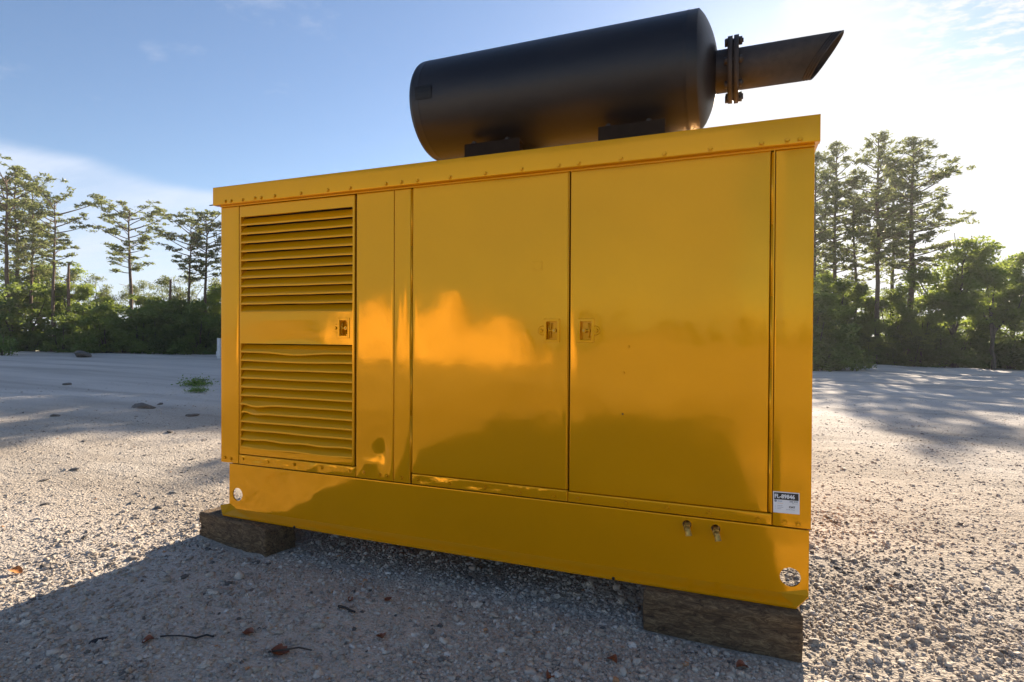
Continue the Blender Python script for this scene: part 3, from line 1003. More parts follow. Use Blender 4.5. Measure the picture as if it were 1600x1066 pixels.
def hexbolt(name, x, y, z, parent, r=.009, mat=None):
    bm = bmesh.new()
    add_cyl(bm, (x, y, z), (x, y - .0025, z), r * 1.25, r * 1.2, 16)
    add_cyl(bm, (x, y - .0025, z), (x, y - .008, z), r, r * .82, 10)
    return bm_obj(name, bm, mat or M_PAINT, parent)


_b = {}


def bolt(x, y, z, parent):
    if 'm' not in _b:
        bm = bmesh.new()
        add_cyl(bm, (0, 0, 0), (0, -.0025, 0), .0122, .0115, 16)
        add_cyl(bm, (0, -.0025, 0), (0, -.0090, 0), .0092, .0072, 6)
        o = bm_obj('bolt', bm, M_PAINT, parent); _b['m'] = o.data
        o.location = (x, y, z); return o
    o = link('bolt', _b['m'], parent, (x, y, z)); o.rotation_euler = (0, random.uniform(0, 1), 0)
    return o


# structure behind the skins
bm = bmesh.new()
add_box(bm, .02, L_ - .02, .05, DEP - .03, .31, ZC - .004)
bm_obj('inner_core', bm, M_DARK, GEN)
bm = bmesh.new()
add_box(bm, .0, .012, .012, DEP, ZB, ZC, .002)
bm_obj('side_panel', bm, M_PAINT, GEN)
bm = bmesh.new()
add_box(bm, L_ - .012, L_, .012, DEP, ZB, ZC, .002)
bm_obj('side_panel', bm, M_PAINT, GEN)
bm = bmesh.new()
add_box(bm, .0, L_, DEP, DEP + .012, ZB, ZC, .002)
bm_obj('back_panel', bm, M_PAINT, GEN)

# roof cap: skirt with returned lower lip
roof = sheet('roof_cap', -.036, 3.296, ZC, ZT, -.03, M_PAINT, GEN, step=.06, thick=.04, rnd=.004, amp=.00018, seed=3)
bm = bmesh.new()
add_box(bm, -.034, 3.294, .0115, DEP + .03, ZC + .001, ZT - .003, .003)
bm_obj('roof_sheet', bm, M_PAINT, GEN)
bm = bmesh.new()
add_box(bm, .0, L_, -.004, .010, ZC - .010, ZC - .0005, .001)
bm_obj('roof_lip', bm, M_PAINT, GEN)
for x in (.07, .117, .209, .305, .354, .457, .651, .841, .993, 1.226, 1.322, 1.42, 1.612, 1.81, 2.004, 2.193, 2.29, 2.488, 2.681, 2.874, 3.077, 3.174, 3.221):
    bolt(x, -.030, 1.918 + random.uniform(-.001, .002), GEN)
bm = bmesh.new()
add_cyl(bm, (-.035, -.025, ZC + .004), (-.062, -.03, ZC + .002), .004, .003, 8)
bm_obj('wire_stub', bm, M_CHAR, GEN)

# posts and fixed panels
ZD = 1.893
PTOP = ZC - .011
sheet('corner_post', 0, .146, ZB, PTOP, 0, M_PAINT, GEN, seed=1)
sheet('corner_post', 3.134, L_, ZB, PTOP, 0, M_PAINT, GEN, seed=2)


def dent1(X, Z):
    r2 = ((X - 1.192) / .038) ** 2 + ((Z - .462) / .055) ** 2
    q = ((X - 1.172) / .075) ** 2 + ((Z - .47) / .11) ** 2
    s = .0085 * np.exp(-r2 * .9) + .004 * np.exp(-q) - .0035 * np.exp(-(((X - 1.10) / .05) ** 2 + ((Z - .40) / .05) ** 2))
    return s + .003 * vnoise(X * 30, Z * 30, 71) * sstep(Z, .56, .42)


sheet('fixed_panel', 1.014, 1.2575, ZB, PTOP, 0, M_PAINT, GEN, step=.012, yfun=dent1, amp=.0012, seed=4)
sheet('narrow_panel', 1.2605, 1.362, ZB, PTOP, 0, M_PAINT, GEN, step=.03, amp=.0009, seed=5)


def crinkle(X, Z):
    return .010 * vnoise(X * 14, Z * 20, 81) + .0035 * vnoise(X * 45, Z * 45, 82)


def crinkle2(X, Z):
    return (.014 * vnoise(X * 9, Z * 18, 83) + .002 * vnoise(X * 40, Z * 40, 84)) * sstep(X, 2.05, 1.65)


sheet('bottom_rail', .149, 1.011, ZB, .371, 0, M_PAINT_W, GEN, step=.009, yfun=crinkle, seed=6)
sheet('bottom_rail', 1.374, 2.2365, ZB, .367, 0, M_PAINT_W, GEN, step=.009, yfun=crinkle2, seed=7)
sheet('bottom_rail', 2.2395, 3.131, ZB, .362, 0, M_PAINT, GEN, step=.02, seed=8)
for x, z in ((.037, .343), (.085, .339), (.184, .347), (.381, .345), (.575, .346), (.775, .346), (.971, .345), (1.065, .347), (1.17, .342), (1.216, .34), (1.309, .34), (1.408, .341), (1.6, .338), (1.80, .337), (1.99, .335), (2.168, .333), (2.292, .335), (2.517, .339), (2.70, .338), (2.881, .335), (3.079, .332), (3.18, .333), (3.231, .330)):
    bolt(x, .0, z, GEN)


def latch(parent, cx, cz, flip):
    """recessed tee-handle latch: flanged pan, tee handle, stud and side screw"""
    bm = bmesh.new()
    w, h, fr, dp = .027, .043, .014, .030
    # flange frame, four bevelled bars
    f = -.0035
    add_box(bm, cx - w - fr, cx - w, f, .003, cz - h - fr, cz + h + fr, .002)
    add_box(bm, cx + w, cx + w + fr, f, .003, cz - h - fr, cz + h + fr, .002)
    add_box(bm, cx - w - .001, cx + w + .001, f + .0004, .003, cz - h - fr + .0005, cz - h, .0015)
    add_box(bm, cx - w - .001, cx + w + .001, f + .0004, .003, cz + h, cz + h + fr - .0005, .0015)
    # pan
    add_box(bm, cx - w - .003, cx - w + .0005, .002, dp, cz - h - .002, cz + h + .002)
    add_box(bm, cx + w - .0005, cx + w + .003, .002, dp, cz - h - .002, cz + h + .002)
    add_box(bm, cx - w, cx + w, .002, dp, cz - h - .003, cz - h + .0005)
    add_box(bm, cx - w, cx + w, .002, dp, cz + h - .0005, cz + h + .003)
    add_box(bm, cx - w, cx + w, dp - .002, dp, cz - h, cz + h)
    s = -1 if flip else 1
    # tee handle: bar, neck, hub
    bx = cx - s * .016
    add_cyl(bm, (bx + s * -.002, .006, cz - .036), (bx + s * .002, .006, cz + .036), .0038, n=10)
    add_cyl(bm, (bx, .006, cz), (cx + s * .010, .012, cz), .0042, .0065, n=10)
    add_cyl(bm, (cx + s * .010, .002, cz), (cx + s * .010, dp, cz), .0105, n=16)
    add_cyl(bm, (cx + s * .010, -.001, cz), (cx + s * .010, .004, cz), .0055, n=6, mi=1)
    # side screw on a bulged ear
    ex = cx - s * (w + fr + .012)
    add_cyl(bm, (ex + s * .006, .002, cz), (ex + s * .006, -.0025, cz), .024, .020, n=20)
    add_cyl(bm, (ex, -.002, cz), (ex, -.010, cz), .0095, .0065, n=14)
    return bm_obj('latch', bm, [M_PAINT, M_BRASS], parent)


def lat_hole(cx, cz): return (cx - .028, cx + .028, cz - .044, cz + .044)


# doors
d1 = sheet('door', 1.374, 2.232, .370, ZD, .001, M_PAINT, GEN, step=.035, rects=[lat_hole(2.153, 1.134)], amp=.0015, seed=9)
d2 = sheet('door', 2.2445, 3.114, .365, ZD, .001, M_PAINT, GEN, step=.035, rects=[lat_hole(2.321, 1.134)], amp=.0013, seed=10)
latch(d1, 2.153, 1.134, False)
latch(d2, 2.321, 1.134, True)


def hinge(x0, x1, z0, z1, parent):
    bm = bmesh.new()
    xc = (x0 + x1) / 2
    n = 5
    for k in range(n):
        a = z0 + (z1 - z0) * k / n; b = z0 + (z1 - z0) * (k + 1) / n - .0004
        add_cyl(bm, (xc, .0035, a), (xc, .0035, b), .0048, n=10)
    return bm_obj('hinge', bm, M_PAINT, parent)


hinge(1.3635, 1.3735, .375, 1.885, d1)
hinge(3.115, 3.128, .370, 1.885, d2)
bm = bmesh.new()
add_box(bm, 3.1255, 3.1315, .002, .02, .366, ZD, .001)
bm_obj('hinge_leaf', bm, M_PAINT, d2)
# dark rubber seal seen in the gap between the doors
bm = bmesh.new()
add_box(bm, 2.2335, 2.2365, .004, .03, .372, 1.89)
bm_obj('door_seal', bm, M_PAINT, d1)
for (x, z) in ((2.523, 1.06), (2.501, .939)):
    bolt(x, .0012, z, d2).scale = (.65, .8, .65)
bm = bmesh.new(); add_cyl(bm, (2.499, .002, .749), (2.499, -.0015, .749), .0042, n=12)
bm_obj('screw', bm, M_CHAR, d2)
bm = bmesh.new(); add_box(bm, 2.050, 2.102, -.0009, .002, 1.428, 1.472, .0006, 1)
for (a, b) in ((2.060, 1.436), (2.092, 1.436), (2.060, 1.464), (2.092, 1.464)): add_cyl(bm, (a, -.0005, b), (a, -.003, b), .003, n=8)
bm_obj('painted_plate', bm, M_PAINT, d1)

# louvered door
UZ0, UZ1 = 1.236, 1.822
LZ0, LZ1 = .412, 1.052
LX0, LX1 = .163, .988


def midbump(X, Z):
    return .010 * np.exp(-((X - .56) / .13) ** 2 - ((Z - 1.058) / .022) ** 2) - .0015 * np.exp(-((X - .45) / .2) ** 2 - ((Z - 1.2) / .05) ** 2)


ld = sheet('louver_door', .152, 1.000, .375, ZD - .004, .0, M_PAINT, GEN, step=.03, rects=[(LX0, LX1, UZ0, UZ1), (LX0, LX1, LZ0, LZ1), lat_hole(.929, 1.146)], yfun=midbump, amp=.0010, seed=12)
latch(ld, .929, 1.146, False)
bm = bmesh.new(); add_box(bm, .1505, .1645, .002, .03, .378, ZD - .006, .003)
bm_obj('door_edge', bm, M_PAINT, ld)


def slat(zl, pitch, dent=None, seed=0):
    xs = np.linspace(LX0 + .001, LX1 - .001, 43)
    prof = [(.044, .052), (.036, .049), (.006, .0165), (.0015, .0125), (.0, .0105), (.0, .0015), (.0008, .0), (.0022, .0), (.0026, .0020), (.0026, .0100), (.008, .0150), (.038, .0465), (.044, .049)]
    V = []; F = []
    n = len(prof)
    r = np.random.default_rng(seed)
    w = r.uniform(-1, 1, 3)
    for x in xs:
        dz = .0011 * (w[0] * math.sin(x * 5 + w[1] * 3) + .5 * math.sin(x * 17 + w[2] * 9)); dy = .0
        fr = 1.0
        if dent is not None: dz0, dy0 = dent(x); dz += dz0; dy += dy0
        for (py, pz) in prof:
            k = min(1, max(0, 1 - py / .046))
            V.append((x, py * .72 * pitch / .0533 + dy * k + .0012, zl + pz * pitch / .0533 + dz * k))
    for i in range(len(xs) - 1):
        for j in range(n):
            a = i * n + j; b = i * n + (j + 1) % n
            F.append((a, b, b + n, a + n))
    me = mesh_np('louver_slat', V, np.array(F), M_SLAT, True)
    # keep crisp folds
    o = link('louver_slat', me, ld)
    return o


pu = (UZ1 - UZ0) / 11
for k in range(11):
    slat(UZ0 + k * pu - .002, pu, None, 100 + k)
pl_ = (LZ1 - LZ0) / 12


def g(x, c, w): return math.exp(-((x - c) / w) ** 2)


dents = {11: lambda x: (-.013 * g(x, .58, .18), .004 * g(x, .58, .15)), 5: lambda x: (-.010 * g(x, .30, .08) + .004 * g(x, .2, .03), -.008 * g(x, .25, .07)),
         4: lambda x: (-.006 * g(x, .27, .07) + .008 * g(x, .19, .03), .012 * g(x, .22, .05)), 1: lambda x: (.003 * math.sin(x * 22), -.003 * g(x, .5, .2)),
         2: lambda x: (.004 * g(x, .4, .2), 0), 10: lambda x: (-.004 * g(x, .58, .2), 0), 0: lambda x: (.003 * math.sin(x * 14), 0)}
for k in range(12):
    slat(LZ0 + k * pl_ - .002, pl_, dents.get(k), 200 + k)
# frame returns inside the louvre openings
bm = bmesh.new()
for (a, b) in ((UZ0, UZ1), (LZ0, LZ1)):
    add_box(bm, LX0 - .0, LX0 + .0009, .002, .048, a, b)
    add_box(bm, LX1 - .0009, LX1, .002, .048, a, b)
bm_obj('frame_return', bm, M_SLAT, ld)

# skid base
def skid_dents(X, Z):
    Y = .0028 * np.exp(-((X - .67) / .030) ** 2 - ((Z - .185) / .022) ** 2) - .005 * np.exp(-((X - .735) / .03) ** 2 - ((Z - .20) / .03) ** 2)
    Y = Y + .0035 * np.exp(-((X - .40) / .035) ** 2 - ((Z - .20) / .035) ** 2) - .003 * np.exp(-((X - .34) / .05) ** 2 - ((Z - .17) / .03) ** 2)
    Y = Y + .0035 * vnoise(X * 6, Z * 8, 91) * sstep(X, 1.3, .5) + .004 * np.exp(-((X - .47) / .03) ** 2 - ((Z - .10) / .02) ** 2)
    return Y



SK = sheet('skid_base', .063, 3.2735, .022, .3075, .006, M_PAINT, GEN, step=.03, discs=[(.132, .122, .040), (3.204, .103, .040), (2.787, .272, .019), (2.908, .268, .019)], yfun=skid_dents, thick=.008, rnd=.002, amp=.0006, seed=14)
# rear beam, cross members, deck
bm = bmesh.new()
add_box(bm, .063, 3.2735, DEP - .02, DEP - .008, .0, .30, .002)
bm_obj('rear_beam', bm, M_PAINT, GEN)
bm = bmesh.new()
for x in (.42, 1.4, 2.9 - .32):
    add_box(bm, x, x + .012, .016, DEP - .022, .01, .30)
    add_box(bm, x, x + .07, .018, DEP - .024, .0, .009)
bm_obj('cross_member', bm, M_PAINT, GEN)
bm = bmesh.new()
add_box(bm, .066, 3.27, .016, DEP - .022, .296, .3045)
bm_obj('deck', bm, M_DARK, GEN)
bm = bmesh.new()
add_box(bm, 1.5, 2.5, .25, DEP - .3, .03, .29, .01)
bm_obj('sump', bm, M_DARK, GEN)
# flared bottom flange with snipped, turned up ends
bm = bmesh.new()
inn = [(.072, .006, .060), (.125, .006, .032), (1.0, .006, .030), (2.2, .006, .030), (3.16, .006, .032), (3.268, .006, .062)]
out = [(.004, -.008, .046), (.062, -.044, .006), (1.0, -.044, .0), (2.2, -.044, .0), (3.225, -.044, .002), (3.2725, -.006, .040)]
low = [(.006, -.006, .037), (.064, -.042, -.003), (1.0, -.042, -.009), (2.2, -.042, -.009), (3.223, -.042, -.007), (3.2705, -.003, .031)]
bak = [(.074, .05, .030), (.125, .05, -.001), (1.0, .05, -.003), (2.2, .05, -.003), (3.16, .05, -.001), (3.268, .05, .030)]
rows = [[bm.verts.new(p) for p in q] for q in (inn, out, low, bak)]
for a, b in ((0, 1), (1, 2), (2, 3)):
    for i in range(5): bm.faces.new((rows[a][i], rows[a][i + 1], rows[b][i + 1], rows[b][i]))
for i in (0, 5): bm.faces.new([rows[k][i] for k in range(4)])
fl = bm_obj('bottom_flange', bm, M_PAINT, GEN)
for x in (.62, 2.47):
    bm = bmesh.new(); add_cyl(bm, (x, -.040, .0), (x, -.046, -.0035), .007, n=10)
    bm_obj('drain_hole', bm, M_CHAR, fl)


def drain(x, z, tilt, yellow):
    bm = bmesh.new()
    add_cyl(bm, (x, .05, z + .004), (x + .002, -.020, z), .0125, n=16)
    add_cyl(bm, (x + .002, -.018, z + .001), (x + .004, -.030, z - .001), .0165, n=6)
    add_cyl(bm, (x + .004, -.028, z), (x + .009, -.040, z - .012), .0125, .0125, n=14)
    add_cyl(bm, (x + .008, -.037, z - .008), (x + .013, -.045, z - .030), .0125, .0140, n=14, cap=False)
    add_cyl(bm, (x + .0125, -.0442, z - .0275), (x + .0128, -.0446, z - .0285), .0130, n=14, mi=1)
    return bm_obj('drain_pipe', bm, [M_BRASS, M_DARK], SK)


drain(2.787, .268, 0, True)
drain(2.908, .262, 0, True)

# asset label near the lower right corner
lab = bmesh.new()
LXC, LZC, LW, LH = 3.1855, .4155, .050, .0445
add_box(lab, -LW, LW, -.0007, 0, -LH, LH)
lb = bm_obj('asset_label', lab, M_WHITE, GEN)
lb.location = (LXC, -.0035 + .003, LZC); lb.rotation_euler = (0, R(-1.0), 0)
lb['label'] = 'white paper sticker with black header band'


def text(s, x, z, size, mat, y=-.0012, bold=0.0, sx=1.0, parent=lb, align='LEFT'):
    cu = bpy.data.curves.new('lettering', 'FONT')
    cu.body = s; cu.size = size; cu.align_x = align; cu.offset = bold; cu.resolution_u = 3
    tmp = bpy.data.objects.new('lettering', cu); col.objects.link(tmp)
    dg = bpy.context.evaluated_depsgraph_get()
    me = bpy.data.meshes.new_from_object(tmp.evaluated_get(dg))
    bpy.data.objects.remove(tmp)
    me.materials.clear(); me.materials.append(mat)
    o = link('lettering', me, parent, (x, y, z), (R(90), 0, 0))
    o.scale = (sx, 1, 1)
    return o


def bar(x0, x1, z0, z1, mat, name='printed_band', y=-.0010):
    bm = bmesh.new(); add_box(bm, x0, x1, y, -.0006, z0, z1)
    return bm_obj(name, bm, mat, lb)


bar(-.0465, .0465, .0115, .0405, M_INK)
text('FL-89846', -.0450, .0180, .0228, M_WHITE, y=-.0014, bold=.0008, sx=.90)
text('300 KW', .012, .0030, .0092, M_GREY, bold=.0003)
text('PM: 3412', .022, -.0035, .0055, M_GREY)
text('CAT', .010, -.0205, .0100, M_INK, bold=.0006, sx=1.15)
text('S/N: 81Z09652', .000, -.0295, .0052, M_GREY)
text('diesel', -.033, .0030, .0075, M_BLUE, bold=.0001)
bm = bmesh.new(); add_cyl(bm, (-.0405, -.0006, .0055), (-.0405, -.0011, .0055), .0052, n=20)
bm_obj('emblem', bm, M_GREY, lb)
bar(-.034, -.012, -.0045, -.0035, M_ORANGE, 'printed_line')
for k, (z, x1) in enumerate(((-.015, -.014), (-.0215, -.011), (-.028, -.019))):
    bar(-.034, x1, z, z + .0012, M_GREY, 'printed_line')
    bar(-.044, -.041, z, z + .0012, M_GREY, 'printed_line')

# ------------------------------------------------------------------ muffler
YC, ZM, RM = .60, 2.533, .301
XL, XR = 1.130, 2.792
prof = []
for k in range(11):                               # left dished head
    t = k / 10 * math.pi / 2
    prof.append((XL + .045 - .062 * math.cos(t) , RM * .0005 + RM * math.sin(t) ** .82 * .993))
prof += [(XL + .046, RM * .997), (XL + .050, RM), (XL + .085, RM), (XL + .087, RM * 1.003), (XL + .094, RM * 1.003), (XL + .096, RM)]
prof += [(x, RM) for x in np.linspace(XL + .1, XR - .075, 14)]
prof += [(XR - .062, RM), (XR - .058, RM * 1.004), (XR - .050, RM * 1.004), (XR - .046, RM), (XR - .004, RM), (XR, RM * .992)]
for k in range(1, 11):                            # right dished head
    t = k / 10
    prof.append((XR + .092 * (1 - (1 - t) ** 2) ** .8 * .98, RM * .985 * (1 - t) + .001))
V, F = revolve_x(prof, 72, YC, ZM)
me = mesh_np('muffler', V, F, M_MUF, True)
MU = link('muffler', me, GEN)
MU['label'] = 'black cylindrical exhaust muffler'
# supports: folded plates with slotted bolts
for (a, b) in ((1.494, 1.838), (2.287, 2.633)):
    bm = bmesh.new()
    for yy in (.375, .825):
        add_box(bm, a, b, yy - .004, yy + .004, ZT - .002, 2.222, .0015)
    for xx in (a + .06, b - .06):
        add_box(bm, xx - .004, xx + .004, .52, .68, ZT - .002, 2.235)
    add_box(bm, a + .004, b - .004, .379, .45, 2.212, 2.220)
    sp_ = bm_obj('support', bm, M_MATTE, MU)
    for xx in (a + .05, b - .085):
        bm = bmesh.new()
        add_cyl(bm, (xx, .400, 2.220), (xx, .400, 2.226), .026, .024, n=18)
        add_cyl(bm, (xx, .400, 2.226), (xx, .400, 2.240), .014, n=6)
        bm_obj('bolt', bm, M_BLACK2, MU)
# data plate welded on the left of the barrel
V = []; F = []
for i, x in enumerate((1.205, 1.313)):
    for j in range(5):
        t = math.pi + R(2) - (R(-8) + R(14) * j / 4)
        for rr in (RM + .006,): V.append((x, YC + rr * math.cos(t), ZM + .035 + rr * math.sin(t) - .02))
bm = bmesh.new(); vs = [bm.verts.new(p) for p in V]
for j in range(4): bm.faces.new((vs[j], vs[j + 1], vs[j + 6], vs[j + 5]))
rr = bmesh.ops.solidify(bm, geom=bm.faces[:], thickness=.006)
bm_obj('data_plate', bm, M_BLACK, MU)
# outlet neck, flange pair with bolts, slant cut tail pipe
ZP = ZM - .020
RP = .103
bm = bmesh.new()
add_cyl(bm, (2.83, YC, ZP), (2.945, YC, ZP), RP + .004, n=40, cap=False)
bm_obj('outlet_neck', bm, M_BLACK2, MU)
bm = bmesh.new()
add_cyl(bm, (2.928, YC, ZP), (2.952, YC, ZP), .164, n=48)
add_cyl(bm, (2.952, YC, ZP), (2.958, YC, ZP), .150, n=48)
add_cyl(bm, (2.958, YC, ZP), (2.982, YC, ZP), .166, n=48)
bm_obj('flange', bm, M_BLACK2, MU)
for k in range(8):
    t = 2 * math.pi * (k + .0) / 8 + .08
    y = YC + .146 * math.cos(t + math.pi / 2); z = ZP + .146 * math.sin(t + math.pi / 2)
    bm = bmesh.new()
    add_cyl(bm, (2.914, y, z), (2.930, y, z), .019, n=6)
    add_cyl(bm, (2.938, y, z), (2.980, y, z), .010, n=10)
    add_cyl(bm, (2.980, y, z), (2.998, y, z), .019, n=6)
    add_cyl(bm, (2.996, y, z), (3.004, y, z), .010, n=8)
    bm_obj('flange_bolt', bm, M_BLACK2, MU)
bm = bmesh.new()
n = 56
rings = []
XT, XB = 3.463, 3.318          # top and bottom of the slant cut


def cutx(zrel, dx): return (XT + XB) / 2 + (XT - XB) / 2 * zrel + dx


seq = [('flat', 2.972, RP)]
steps = [(-.040, RP, 1), (-.040, RP - .008, 1), (-.034, RP - .008, 1), (-.034, RP, 1), (-.027, RP, 1), (-.027, RP - .008, 1), (-.021, RP - .008, 1), (-.021, RP, 1), (-.014, RP, 1), (-.014, RP - .008, 1), (-.008, RP - .008, 1), (-.008, RP, 1), (0, RP, 1), (0, RP - .006, 1), (-.20, RP - .006, 0), (-.30, RP - .006, 0)]
allr = [[(2.972, RP * math.cos(2 * math.pi * i / n), RP * math.sin(2 * math.pi * i / n)) for i in range(n)]]
for (dx, r_, _) in steps:
    allr.append([(cutx(math.sin(2 * math.pi * i / n), dx), r_ * math.cos(2 * math.pi * i / n), r_ * math.sin(2 * math.pi * i / n)) for i in range(n)])
vr = [[bm.verts.new((p[0], YC + p[1], ZP + p[2])) for p in q] for q in allr]
for a in range(len(vr) - 1):
    for i in range(n):
        f = bm.faces.new((vr[a][i], vr[a][(i + 1) % n], vr[a + 1][(i + 1) % n], vr[a + 1][i]))
        f.smooth = a in (0, len(vr) - 2)
tp = bm_obj('tail_pipe', bm, M_BLACK2, MU)

# ------------------------------------------------------------------ timber blocks
def timber(cx, cy, lx, ly, z0, z1, rz, seed, label, chip=None):
    r = np.random.default_rng(seed)
    nx, ny, nz = 44, 20, 18
    bm = bmesh.new()
    bmesh.ops.create_cube(bm, size=1)
    me = bpy.data.meshes.new('timber_block')
    # grid box
    V = {}; VL = []; FL = []

    def vid(i, j, k):
        key = (i, j, k)
        if key not in V: V[key] = len(VL); VL.append(key)
        return V[key]
    for i in range(nx):
        for j in range(ny):
            FL.append((vid(i, j, 0), vid(i, j + 1, 0), vid(i + 1, j + 1, 0), vid(i + 1, j, 0)))
            FL.append((vid(i, j, nz), vid(i + 1, j, nz), vid(i + 1, j + 1, nz), vid(i, j + 1, nz)))
    for i in range(nx):
        for k in range(nz):
            FL.append((vid(i, 0, k), vid(i + 1, 0, k), vid(i + 1, 0, k + 1), vid(i, 0, k + 1)))
            FL.append((vid(i, ny, k), vid(i, ny, k + 1), vid(i + 1, ny, k + 1), vid(i + 1, ny, k)))
    for j in range(ny):
        for k in range(nz):
            FL.append((vid(0, j, k), vid(0, j, k + 1), vid(0, j + 1, k + 1), vid(0, j + 1, k)))
            FL.append((vid(nx, j, k), vid(nx, j + 1, k), vid(nx, j + 1, k + 1), vid(nx, j, k + 1)))
    bm.free()
    A = np.array(VL, float) / np.array([nx, ny, nz]) - .5
    P = A * np.array([lx, ly, z1 - z0])
    # rounded worn arrises
    half = np.array([lx, ly, z1 - z0]) / 2; rad = .014
    q = np.clip(np.abs(P), 0, half - rad) * np.sign(P); d = P - q
    ln = np.linalg.norm(d, axis=1); k = ln > 1e-9
    mxd = np.abs(d).max(1)
    P[k] = q[k] + d[k] / ln[k][:, None] * mxd[k][:, None]
    # long checks and hewn faces
    gr_ = vnoise(P[:, 0] * 3 + seed, P[:, 2] * 38 + P[:, 1] * 38, 51 + seed)
    lo = vnoise(P[:, 0] * 9, (P[:, 1] + P[:, 2]) * 14, 61 + seed)
    sc = 1 + (gr_ * .07 + lo * .05)
    P[:, 1] *= sc; P[:, 2] = np.where(P[:, 2] < 0, P[:, 2] * sc, P[:, 2] * (1 + np.minimum(0, gr_ * .03)))
    e = np.abs(P[:, 0]) > lx * .47
    P[e, 0] *= 1 + vnoise(P[e, 1] * 30, P[e, 2] * 12, 70 + seed) * .025
    if chip is not None: P = chip(P, half)
    P[:, 2] = np.minimum(P[:, 2], (z1 - z0) / 2)
    o = link('timber_block', mesh_np('timber_block', P, np.array(FL), M_WOOD, True), None, (cx, cy, (z0 + z1) / 2), (0, 0, rz))
    tag(o, label, 'timber block', 'timber blocks under the generator')
    return o


def chip_l(P, h):
    m_ = (P[:, 0] < -h[0] * .9) & (np.abs(P[:, 2]) < h[2] * .30) & (P[:, 1] < 0)
    P[m_, 0] += .02
    m_ = (P[:, 0] > h[0] * .3) & (P[:, 1] < -h[1] * .8)
    P[m_, 1] += .012 * np.sin(P[m_, 0] * 30) + .004
    return P


timber(.184, .025, .66, .215, -.185, -.0095, -.174, 1, 'sunlit edged dark timber block under the left end of the enclosure', chip_l)
timber(2.9265, .035, .633, .25, -.225, -.0095, .02, 3, 'dark weathered timber block under the right front corner of the enclosure')
timber(.32, 1.02, .5, .2, -.19, -.004, .0, 5, 'timber block under the rear left corner of the enclosure, out of view')
timber(2.75, 1.02, .5, .2, -.23, -.004, .0, 7, 'timber block under the rear right corner of the enclosure, out of view')

# ------------------------------------------------------------------ small things lying on the gravel
def leaf_obj(x, y, s, rz, label, mat, curl=.5, lobes=1, seed=0, stem=True, tilt=(0, 0)):
    r = np.random.default_rng(seed)
    nu, nv = 12, 7
    V = []
    for i in range(nu):
        u = i / (nu - 1)
        w = math.sin(math.pi * u ** .8) ** .8 * .40 * (1 + .22 * math.sin(u * 20 + seed) * (lobes > 1))
        for j in range(nv):
            v = (j / (nv - 1) - .5) * 2
            V.append(((u - .5) * s, v * w * s, s * (.10 + curl * .35 * v * v * w * 2 + .10 * math.sin(u * 5 + seed) + .02 * r.normal())))
    F = [(i * nv + j, (i + 1) * nv + j, (i + 1) * nv + j + 1, i * nv + j + 1) for i in range(nu - 1) for j in range(nv - 1)]
    if stem:
        Vs = [np.array(V)]; Fs = []
        tube(Vs, Fs, [(-s * .5, 0, s * .1), (-s * .75, s * .04, s * .14), (-s * .95, s * .02, s * .02)], [s * .016, s * .013, s * .01], 4)
        V = np.concatenate(Vs); F = F + Fs
    o = link('fallen_leaf', mesh_np('fallen_leaf', np.array(V), np.array(F), mat, True), None, (x, y, gz(x, y) + .004), (tilt[0], tilt[1], rz))
    tag(o, label, 'leaf', 'dry leaves fallen on the gravel')
    return o


leaf_obj(1.589, -.594, .058, 2.4, 'reddish brown curled leaf on the gravel in front of the middle of the enclosure', M_LEAFDRY, .9, seed=1)
leaf_obj(1.300, -.866, .080, .2, 'largest reddish brown leaf with a long stalk, near the bottom edge', M_LEAFDRY, .8, 2, seed=2)
leaf_obj(1.069, -.807, .055, .1, 'tan brown folded leaf just left of the largest leaf', M_LEAFDRY, 1.2, seed=3, stem=False)
leaf_obj(.743, -1.016, .045, .9, 'small brown leaf lying beside a dark twig at the lower left', M_LEAFDRY, 1, seed=4, stem=False)
leaf_obj(2.538, -.384, .050, -.6, 'small brown leaf lying in front of the right timber block', M_LEAFDRY, .8, seed=5, stem=False)
leaf_obj(2.33, -.576, .045, 1.6, 'dark red leaf standing on edge at the bottom of the view', M_LEAFDRY, 1.2, seed=6, stem=False, tilt=(.6, 0))
leaf_obj(-.527, -.817, .075, .3, 'pale orange leaf in the sunlight at the far left', M_LEAFORG, .6, seed=7, stem=False)
leaf_obj(-.62, -1.02, .045, 1.3, 'small orange leaf at the left edge close to the shade line', M_LEAFORG, .6, seed=8, stem=False)
leaf_obj(1.43, -.30, .04, 1.0, 'small russet leaf fragment beyond the black stick', M_LEAFDRY, 1, seed=9, stem=False)
leaf_obj(1.27, -.38, .035, 2.0, 'tiny pinkish brown leaf fragment left of the black stick', M_LEAFDRY, 1, seed=10, stem=False)
leaf_obj(3.02, -.235, .050, .4, 'dull red leaf against the foot of the right timber block', M_LEAFDRY, .8, seed=12, stem=False)


def stick(pts, r0, mat, label, seed=0):
    r = np.random.default_rng(seed)
    P = []
    for (x, y, h) in pts: P.append((x, y, gz(x, y) + h))
    V = []; F = []
    tube(V, F, P, [r0 * r.uniform(.7, 1.1) for _ in P], 6)
    o = link('stick', mesh_np('stick', np.concatenate(V), np.array(F), mat, True))
    tag(o, label, 'stick')
    return o


